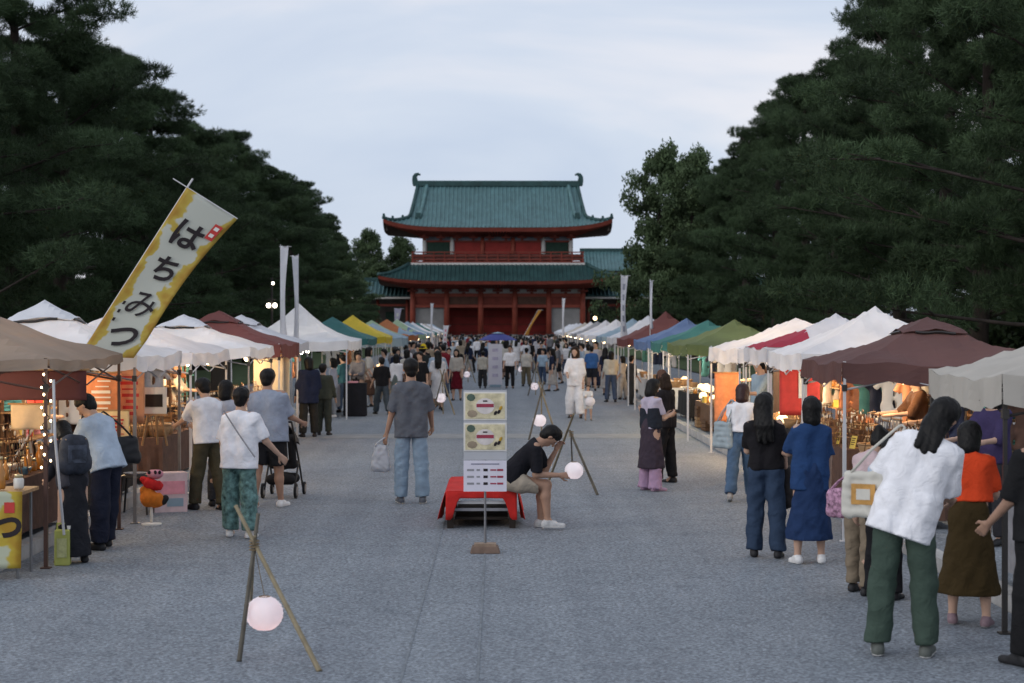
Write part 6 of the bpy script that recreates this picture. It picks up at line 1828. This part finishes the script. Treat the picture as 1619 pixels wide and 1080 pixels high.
person('person in white top and grey green skirt behind the person with the plastic bag', 627, 646, 560, -20, ('white_top_d', WHITE, 0.5, 0.5, 0.02), ('skirt', 'sage_skirt', (0.14, 0.17, 0.16), 0.12, 1.1), 'bob', SH_K, det=1, fem=True)
person('person in pale lilac top just past the white top', 640, 640, 565, 10, ('lilac_top', (0.42, 0.40, 0.50), 0.5, 0.5, 0.02), ('trousers', 'jeans_b', (0.07, 0.10, 0.16), 0.96, 1.05), 'short', SH_K, det=1)
person('person wearing a bright yellow hat and dark jacket', 669, 642, 546, -15, ('dark_jacket_b', (0.025, 0.03, 0.03), 0.95, 0.5, 0.03), ('trousers', 'black_t_b', BLACK, 0.96, 1.1), 'short', SH_K, det=1, hat='brim', hat_col=(0.55, 0.40, 0.02))
person('person in dark green top and black trousers beside the yellow hat', 692, 640, 556, 40, ('dark_green_top', (0.03, 0.05, 0.03), 0.6, 0.5, 0.02), ('trousers', 'black_t_c', BLACK, 0.96, 1.15), 'short', SH_K, det=1, armR=(20, 10, 60, 0))
person('person in cream top and dark red skirt facing the camera', 722, 633, 552, 175, ('cream_top', (0.40, 0.37, 0.33), 0.6, 0.56, 0.015), ('skirt', 'wine_skirt', (0.10, 0.008, 0.015), 0.22, 1.15), 'long', SH_K, det=1, fem=True)
j = person('tall person in a blue grey tee and light jeans walking away with a plastic bag', 650, 796, 567, 6, ('slate_tee', (0.105, 0.115, 0.135), 0.50, 0.455, 0.024), ('trousers', 'light_jeans', (0.235, 0.32, 0.41), 0.97, 1.10), 'short', (0.10, 0.11, 0.13), lean=1, nod=4, wide=0.94,
           armL=(2, 12, 4, 2), armR=(8, 14, 34, -4), legL=(3, 3, 2), legR=(-2, 4, 1), skin=SKIN_D, sole=0.55)
hp_ = j['wp'](j['wrL'] + j['hdL'] * 0.08)
bag('plastic_bag', 'white plastic shopping bag hanging from the hand of the person in light jeans', 'bag', (hp_.x - 0.06, hp_.y, hp_.z - 0.25), (0.26, 0.12, 0.36), 0.1, mat('plastic_white', (0.58, 0.60, 0.64), 0.35, 0.06, 8, trans=0.3), hp_, None, 0.45)
X, Y, s = foot(562, 658)
t = thing('draped_counter', 'upright black cloth covered counter with a pink folded cloth on top', 'counter', (X, Y, 0))
MB().box((0, 0, 0.40), (0.52, 0.30, 0.80)).build('counter_box', BLACKP, t)
o = MB().grid(lambda u, v: ((0.285 + 0.012 * v * math.sin(40 * u)) * max(-1, min(1, math.cos(2 * math.pi * u) / 0.6)), (0.18 + 0.012 * v * math.sin(33 * u)) * max(-1, min(1, math.sin(2 * math.pi * u) / 0.6)), 0.84 - 0.82 * v), 48, 4).build('drape', mat('counter_drape', (0.014, 0.014, 0.018), 0.9, 0.2, 5, 0.5, 9), t)
MB().box((0, 0, 0.845), (0.58, 0.37, 0.014)).build('top_cloth', mat('counter_drape', (0.014, 0.014, 0.018)), t)
MB().box((-0.06, -0.02, 0.875), (0.26, 0.2, 0.045)).build('folded_pink_cloth', PINKP, t)
# --- seated man
X, Y, s = foot(822, 838)
Hs = 1.72
sx_ = BX + 0.30
j = person('seated person in black tee and beige shorts on the red bench', 0, 0, 0, -86, ('black_tee_s', (0.013, 0.013, 0.017), 0.46, 0.52, 0.020), ('shorts', 'beige_shorts', (0.36, 0.31, 0.25), 0.80, 1.18), 'short', (0.52, 0.52, 0.52), H=Hs, loc=(sx_, 19.75, 0.0),
           lean=40, nod=18, armL=(62, 2, 130, -14), armR=(40, 4, 88, -10), legL=(80, 8, 84), legR=(84, 4, 82), skin=SKIN_D, sole=0.6, curl=(0.5, 0.6))
hL = j['wp'](j['wrR'] + j['hdR'] * 0.10)
lantern('white paper lantern held in the hand of the seated person', (hL.x + 0.07, hL.y + 0.05, hL.z + 0.05), 0.105, e=0.25)
# --- middle of the street, farther away
MID = [
 ('person in cream shirt and dark trousers left of the tall white sign panel', 763, 614, 555, 0, ('cream_shirt', (0.42, 0.40, 0.35), 0.5, 0.5, 0.02), ('trousers', 'charcoal_b', (0.03, 0.03, 0.032), 0.96, 1.2), 'short'),
 ('person in white shirt with backpack straps and black trousers facing the camera', 806, 614, 546, 180, ('white_shirt_m', WHITE, 0.5, 0.52, 0.02), ('trousers', 'black_m', BLACK, 0.96, 1.0), 'short'),
 ('person in off-white shirt and khaki trousers', 832, 611, 550, 10, ('offwhite_m', OFFW, 0.5, 0.5, 0.02), ('trousers', 'khaki_m', (0.13, 0.11, 0.075), 0.96, 1.15), 'short'),
 ('person in light blue shirt and jeans', 858, 608, 552, 160, ('lblue_m', (0.30, 0.40, 0.50), 0.5, 0.5, 0.02), ('trousers', 'jeans_m', (0.05, 0.075, 0.13), 0.96, 1.0), 'short'),
 ('person in a bright blue shirt and dark shorts behind the child in white', 936, 618, 547, 0, ('bright_blue', (0.045, 0.12, 0.30), 0.5, 0.5, 0.03), ('shorts', 'dark_shorts_m', (0.02, 0.022, 0.03), 0.9, 1.1), 'short'),
 ('person in a cream blouse and blue jeans near the far lamps', 966, 636, 555, 12, ('cream_blouse', (0.48, 0.46, 0.38), 0.6, 0.53, 0.02), ('trousers', 'jeans_n', (0.06, 0.085, 0.14), 0.96, 1.05), 'bob'),
 ('person in dark clothes stooping by the far lamps', 998, 640, 562, -60, ('dark_n', (0.035, 0.032, 0.03), 0.6, 0.5, 0.02), ('trousers', 'dark_t_n', (0.03, 0.03, 0.03), 0.96, 1.1), 'short'),
 ('person in pale grey top and pale trousers by the far lamps', 985, 632, 563, 60, ('pale_grey_n', (0.38, 0.37, 0.36), 0.6, 0.5, 0.02), ('trousers', 'pale_t_n', (0.36, 0.35, 0.33), 0.96, 1.15), 'bob'),
]
for lb, x, y, tp_, hd, sh_, bt, hr in MID:
    person(lb, x, y, tp_, hd, sh_, bt, hr, SH_K, det=1, legL=(6, 3, 3), legR=(-5, 3, 3))
person('woman in loose all-white clothes with long brown hair walking toward the camera', 910, 661, 548, 172, ('white_loose', (0.72, 0.71, 0.72), 0.55, 0.45, 0.035), ('trousers', 'white_wide', (0.70, 0.69, 0.70), 0.95, 1.65), 'long', SH_K, det=1, fem=True, hairm=HAIRB,
       legL=(8, 4, 4), legR=(-6, 4, 4), armR=(25, 8, 45, -20))
j = person('small child in white clothes holding a white lantern', 930, 665, 609, 180, ('child_white', (0.60, 0.60, 0.60), 0.5, 0.42, 0.04), ('shorts', 'child_shorts', (0.55, 0.55, 0.55), 0.8, 1.3), 'short', (0.2, 0.16, 0.12), det=1, armL=(40, 2, 40, -20), armR=(40, 2, 40, -20), hairm=HAIRB)
hp_ = j['wp'](j['wrL'] + j['hdL'] * 0.10)
lantern('white paper lantern held by the small child in white', (hp_.x, hp_.y - 0.12, hp_.z - 0.06), 0.12, e=0)
# --- cream-canopy side
j = person('person in lilac tee, dark pinafore over a purple skirt and pink flared trousers', 1030, 776, 598, -60, ('lilac_tee', (0.42, 0.38, 0.47), 0.4, 0.55, 0.014), ('skirt', 'plum_skirt', (0.050, 0.038, 0.052), 0.20, 1.30), 'bob', (0.45, 0.30, 0.42), fem=True, nod=18, armL=(18, 3, 80, -26), armR=(20, 4, 84, -26))
t = j['root']
f = Field(0.02)
for n in 'LR':
    k_, a_ = j['kn' + n], j['an' + n]
    f.cone(k_ + np.array([0, 0, -0.02]), a_ + np.array([0, 0, -0.03]), 0.050 * j['H'], 0.062 * j['H'], cap=True, k=0.012)
V, F = f.mesh(0.014, 0.008, 0.1, 0.1, 3)
link('flared_trousers', mesh_np('flared_trousers', V + np.array([0, 0, j['dz']]), F, cloth('pink_flares', (0.40, 0.27, 0.40))), t)
f = Field(0.03)
for sg in (-1, 1):
    f.cone(j['tp'](sg * 0.054, -0.002, 0.57), j['tp'](sg * 0.054, 0.0, 0.72), 0.068 * j['H'], 0.064 * j['H'], k=0.06)
f.cut(j['tp'](0, 0, 0.735), j['Rt'] @ np.array([0, 0, 1.0])); f.cut(j['tp'](0, 0, 0.55), j['Rt'] @ np.array([0, 0, -1.0]))
V, F = f.mesh(0.014, 0.006, 0.1, 0.7, 4)
link('pinafore_bodice', mesh_np('pinafore_bodice', V + np.array([0, 0, j['dz']]), F, cloth('pinafore', (0.022, 0.026, 0.036))), t)
person('person in black with brown cap standing close to the purple skirt', 1052, 764, 588, 60, ('black_top_p', (0.018, 0.016, 0.018), 0.95, 0.5, 0.022), ('trousers', 'black_t_p', (0.016, 0.016, 0.018), 0.96, 1.1), 'bob', SH_K, hat='cap', hat_col=(0.10, 0.055, 0.04), nod=15, armL=(16, 4, 80, -24), armR=(18, 4, 84, -24), hairm=HAIRB)
j = person('person in a white top and blue jeans striding along the stalls with a pale bag', 1172, 792, 604, -14, ('white_top_r', WHITE, 0.25, 0.585, 0.012), ('trousers', 'blue_jeans_r', (0.075, 0.125, 0.20), 0.96, 1.12), 'bob', (0.30, 0.28, 0.26), fem=True, hairm=mat('dark_red_hair', (0.03, 0.012, 0.012), 0.5, 0.4, 60),
           lean=4, nod=10, legL=(-16, 3, 8), legR=(14, 3, 4), armR=(35, 6, 50, -12), armL=(10, 8, 50, 0), sole=0.5)
bp = j['wp'](j['tp'](-0.15, -0.02, 0.56))
bag('tote_bag', 'pale blue cloth tote on the shoulder of the person in white top and jeans', 'bag', bp, (0.32, 0.09, 0.36), R(-50), mat('tote_pale_blue', (0.30, 0.36, 0.39), 0.9, 0.1, 6), j['wp'](j['tp'](-0.085, 0.0, 0.845)), None, 0.1)
person('person in light blue with short black hair selling behind the glowing table', 0, 0, 0, 110, ('light_blue_v', (0.28, 0.36, 0.42), 0.6, 0.5, 0.02), ('trousers', 'grey_v', (0.1, 0.1, 0.1), 0.96, 1.0), 'short', SH_K, H=1.70, loc=(at(1166, 640, 27.4).x + 0.4, 27.5, 0.11), det=1, nod=14, armL=(35, 5, 55, -10))
j = person('person with long black hair in a black tee and dark jeans carrying a black bag', 1212, 882, 622, -12, ('black_tee_r', (0.014, 0.013, 0.015), 0.44, 0.535, 0.014), ('trousers', 'dark_jeans_r', (0.032, 0.052, 0.092), 0.985, 1.16), 'long', SH_K, fem=True, armR=(4, 6, 10, 0), armL=(25, 6, 60, -10), turn=-30)
hp_ = j['wp'](j['wrR'] + j['hdR'] * 0.02)
bag('handbag', 'large slouchy black bag hanging between the black tee and the blue dress', 'bag', (hp_.x + 0.06, hp_.y + 0.04, hp_.z - 0.08), (0.34, 0.16, 0.44), R(30), mat('bag_brown_black', (0.020, 0.016, 0.016), 0.65, 0.3, 9), j['wp'](j['shR'] + np.array([0, 0, 0.03])), None, 0.25, straps=1)
person('person with black bobbed hair in a royal blue top, long blue skirt and white shoes', 1281, 891, 628, 4, ('royal_blue', (0.020, 0.050, 0.135), 0.46, 0.44, 0.026), ('skirt', 'deep_blue_skirt', (0.017, 0.036, 0.095), 0.145, 1.32), 'bob', SH_W, fem=True, armL=(30, 6, 55, -10), armR=(6, 10, 16, 0), sole=0.6)
j = person('person in a pale pink top and khaki trousers bending toward the stall', 1362, 940, 668, -48, ('pale_pink_top', (0.52, 0.40, 0.41), 0.5, 0.5, 0.018), ('trousers', 'khaki_r', (0.20, 0.16, 0.115), 0.95, 1.05), 'bun', SH_K, fem=True, lean=20, nod=18, armL=(45, 6, 40, -10), armR=(40, 6, 45, -10))
bp = j['wp'](j['tp'](-0.15, 0.0, 0.53))
bag('patterned_bag', 'pink patterned small bag at the hip of the person in pale pink', 'bag', (bp.x - 0.03, bp.y, bp.z - 0.02), (0.20, 0.10, 0.26), R(-30), mat('pink_pattern', (0.36, 0.20, 0.29), 0.8, 0.6, 30), j['wp'](j['tp'](-0.11, 0.0, 0.70)), None, 0.1)
person('person in black trousers and pale blue top squeezed behind the white tee', 1398, 948, 690, -30, ('pale_blue_b', (0.40, 0.48, 0.58), 0.5, 0.5, 0.018), ('trousers', 'black_r2', (0.014, 0.014, 0.016), 0.96, 1.05), 'bob', SH_K, fem=True, lean=16, nod=12, armL=(40, 6, 40, -10))
j = person('tall person with long black hair in a white tee and loose green trousers leaning sideways', 1432, 1040, 612, -16, ('white_tee_big', (0.78, 0.78, 0.81), 0.48, 0.445, 0.034), ('trousers', 'forest_green', (0.052, 0.078, 0.062), 0.965, 1.12), 'shoulder', (0.10, 0.11, 0.10), wide=0.94, lean=10, side=17, nod=12, turn=-20, tilt=6,
           armL=(10, 14, 20, 0), armR=(26, 8, 62, -4), legL=(2, 7, 2), legR=(4, 4, 4), sole=0.5, skin=SKIN_D, H=1.84)
bp = j['wp'](j['tp'](-0.185, 0.01, 0.565))
bag('canvas_tote', 'white canvas tote with an orange square print held by the person in green trousers', 'bag', (bp.x + 0.03, bp.y, bp.z - 0.03), (0.32, 0.08, 0.34), R(-24), mat('tote_canvas', (0.55, 0.53, 0.47), 0.9, 0.06, 6), j['wp'](j['shL'] + np.array([-0.02, 0, 0.06])), None, 0.02, mark=mat('orange_print', (0.50, 0.27, 0.08), 0.8, 0.2, 12))
j = person('person in a bright orange tee and long brown skirt facing the cream canopy stall', 1535, 990, 664, -20, ('bright_orange', (0.60, 0.060, 0.018), 0.46, 0.60, 0.024), ('skirt', 'dark_brown_skirt', (0.045, 0.030, 0.012), 0.155, 1.45), 'bob', (0.22, 0.15, 0.17), fem=True, nod=16, lean=5, armL=(35, 6, 50, -10), armR=(25, 8, 60, -5), sole=0.3)
person('person in black clothes with bare forearm standing beside the long brown skirt', 1652, 1056, 640, 25, ('black_edge', (0.014, 0.014, 0.015), 0.5, 0.48, 0.022), ('trousers', 'black_edge_t', (0.014, 0.014, 0.015), 0.97, 1.15), 'short', SH_K, armL=(14, 7, 34, -3), skin=SKIN_D)
# sellers inside the stalls
VEND = [(1392, 20.0, 5.15, 1.62, 100, 'navy shirt', (0.03, 0.04, 0.09), 'brown vented canopy'), (1450, 17.4, 4.9, 1.60, 120, 'dark purple top', (0.045, 0.035, 0.09), 'gap between the brown and cream canopies'), (1325, 22.6, 5.4, 1.60, 95, 'brown top', (0.10, 0.05, 0.03), 'white pointed canopy'),
        (20, 17.6, -5.9, 1.62, -90, 'black top', BLACK, 'tan canopy'), (230, 21.8, -5.9, 1.62, -90, 'dark navy apron', (0.02, 0.025, 0.05), 'large white vented canopy'), (290, 25.4, -5.8, 1.64, -80, 'dark red top', (0.12, 0.02, 0.02), 'unvented white canopy'), (400, 31.0, -5.7, 1.62, -90, 'white top', OFFW, 'white canopy by the maroon one'), (1100, 37.0, 5.6, 1.62, 90, 'brown cardigan', (0.12, 0.07, 0.05), 'olive canopy')]
for i, (px, Yv, Xv, Hv, hd, nmv, cv, wv) in enumerate(VEND):
    person('seller in %s behind the table under the %s' % (nmv, wv) if 'gap' not in wv else 'seller in %s in the %s' % (nmv, wv), 0, 0, 0, hd, ('vend_%d' % i, cv, 0.6, 0.5, 0.02), ('trousers', 'vend_t', (0.03, 0.03, 0.035), 0.96, 1.0), ('short', 'bob')[i % 2], SH_K, H=Hv, loc=(Xv, Yv, 0.11), det=1, nod=15, armL=(30, 6, 55, -10), armR=(35, 6, 50, -10))

# --- far crowd: a dozen kinds of look, many copies
FAR = [('white shirt and black trousers', WHITE, ('trousers', BLACK, 0.96, 1.05), 'short'), ('white tee and jeans', (0.58, 0.58, 0.6), ('trousers', (0.06, 0.085, 0.14), 0.96, 1.1), 'bob'), ('black top and grey trousers', BLACK, ('trousers', (0.12, 0.12, 0.13), 0.96, 1.1), 'short'),
       ('pale blue shirt and beige trousers', (0.30, 0.38, 0.47), ('trousers', (0.25, 0.21, 0.16), 0.96, 1.1), 'short'), ('cream blouse and brown skirt', OFFW, ('skirt', (0.09, 0.05, 0.035), 0.2, 1.2), 'bob'), ('grey tee and dark shorts', (0.18, 0.18, 0.19), ('shorts', (0.03, 0.03, 0.035), 0.9, 1.2), 'short'),
       ('navy top and pale skirt', NAVY, ('skirt', (0.36, 0.34, 0.32), 0.15, 1.25), 'long'), ('beige top and black skirt', (0.33, 0.27, 0.2), ('skirt', BLACK, 0.18, 1.1), 'bob'), ('dark red top and jeans', (0.18, 0.02, 0.03), ('trousers', (0.05, 0.07, 0.11), 0.96, 1.05), 'short'),
       ('white dress', (0.6, 0.6, 0.62), ('skirt', (0.58, 0.58, 0.6), 0.2, 1.3), 'long'), ('olive shirt and black trousers', (0.07, 0.08, 0.045), ('trousers', BLACK, 0.96, 1.1), 'short'), ('light grey shirt and navy trousers', (0.36, 0.36, 0.39), ('trousers', NAVY, 0.96, 1.1), 'short')]
protos = []
fr = random.Random(77)
spots = []
for i in range(260):
    f_ = fr.random()
    Yc = 62 + 121 * f_ ** 0.7
    half = 3.5 + 2.8 * (Yc - 62) / 121
    xc = fr.uniform(-half, half)
    if Yc < 76 and abs(xc) < 1.8: xc = math.copysign(fr.uniform(1.9, half), xc)
    if i < 30: xc, Yc = fr.uniform(-3.9, -1.5), fr.uniform(47, 68)
    elif i < 42: xc, Yc = fr.uniform(2.3, 4.0), fr.uniform(58, 78)
    if any((xc - a) ** 2 + ((Yc - b) * 0.6) ** 2 < 0.30 for a, b in spots): continue
    spots.append((xc, Yc))
for i, (xc, Yc) in enumerate(spots):
    k = i % len(FAR)
    nmv, sc_, bt, hr = FAR[k]
    lb = 'far stroller in the crowd before the gate wearing %s' % nmv
    hd = fr.choice((0, 0, 180, 180, 20, -25, 160, 90, -90)) + fr.uniform(-15, 15)
    if len(protos) <= k:
        a = fr.uniform(6, 16)
        j = person(lb.replace('far stroller', 'person'), 0, 0, 0, hd, ('far_top_%d' % k, sc_, 0.5, 0.5, 0.022), (bt[0], 'far_bottom_%d' % k, bt[1], bt[2], bt[3]), hr, SH_K, H=1.64, loc=(xc, Yc, 0), det=1, legL=(a, 3, 4), legR=(-a, 3, 6), armL=(-a, 8, 14, 0), armR=(a, 8, 30, 0), fem=hr != 'short', group='far crowd wearing %s' % nmv)
        protos.append(j['root'])
    else:
        c = protos[k].copy(); COL.objects.link(c)
        c.location = (xc, Yc, 0); c.rotation_euler = (0, 0, R(hd))
        s_ = fr.uniform(0.93, 1.08); c.scale = (s_, s_, s_)
        for ch in [o for o in bpy.data.objects if o.parent == protos[k]] if False else PK[k]:
            q = ch.copy(); COL.objects.link(q); q.parent = c
    if len(protos) == k + 1 and i == k:
        if i == 0: PK = {}
        PK[k] = [o for o in COL.objects if o.parent == protos[k]]
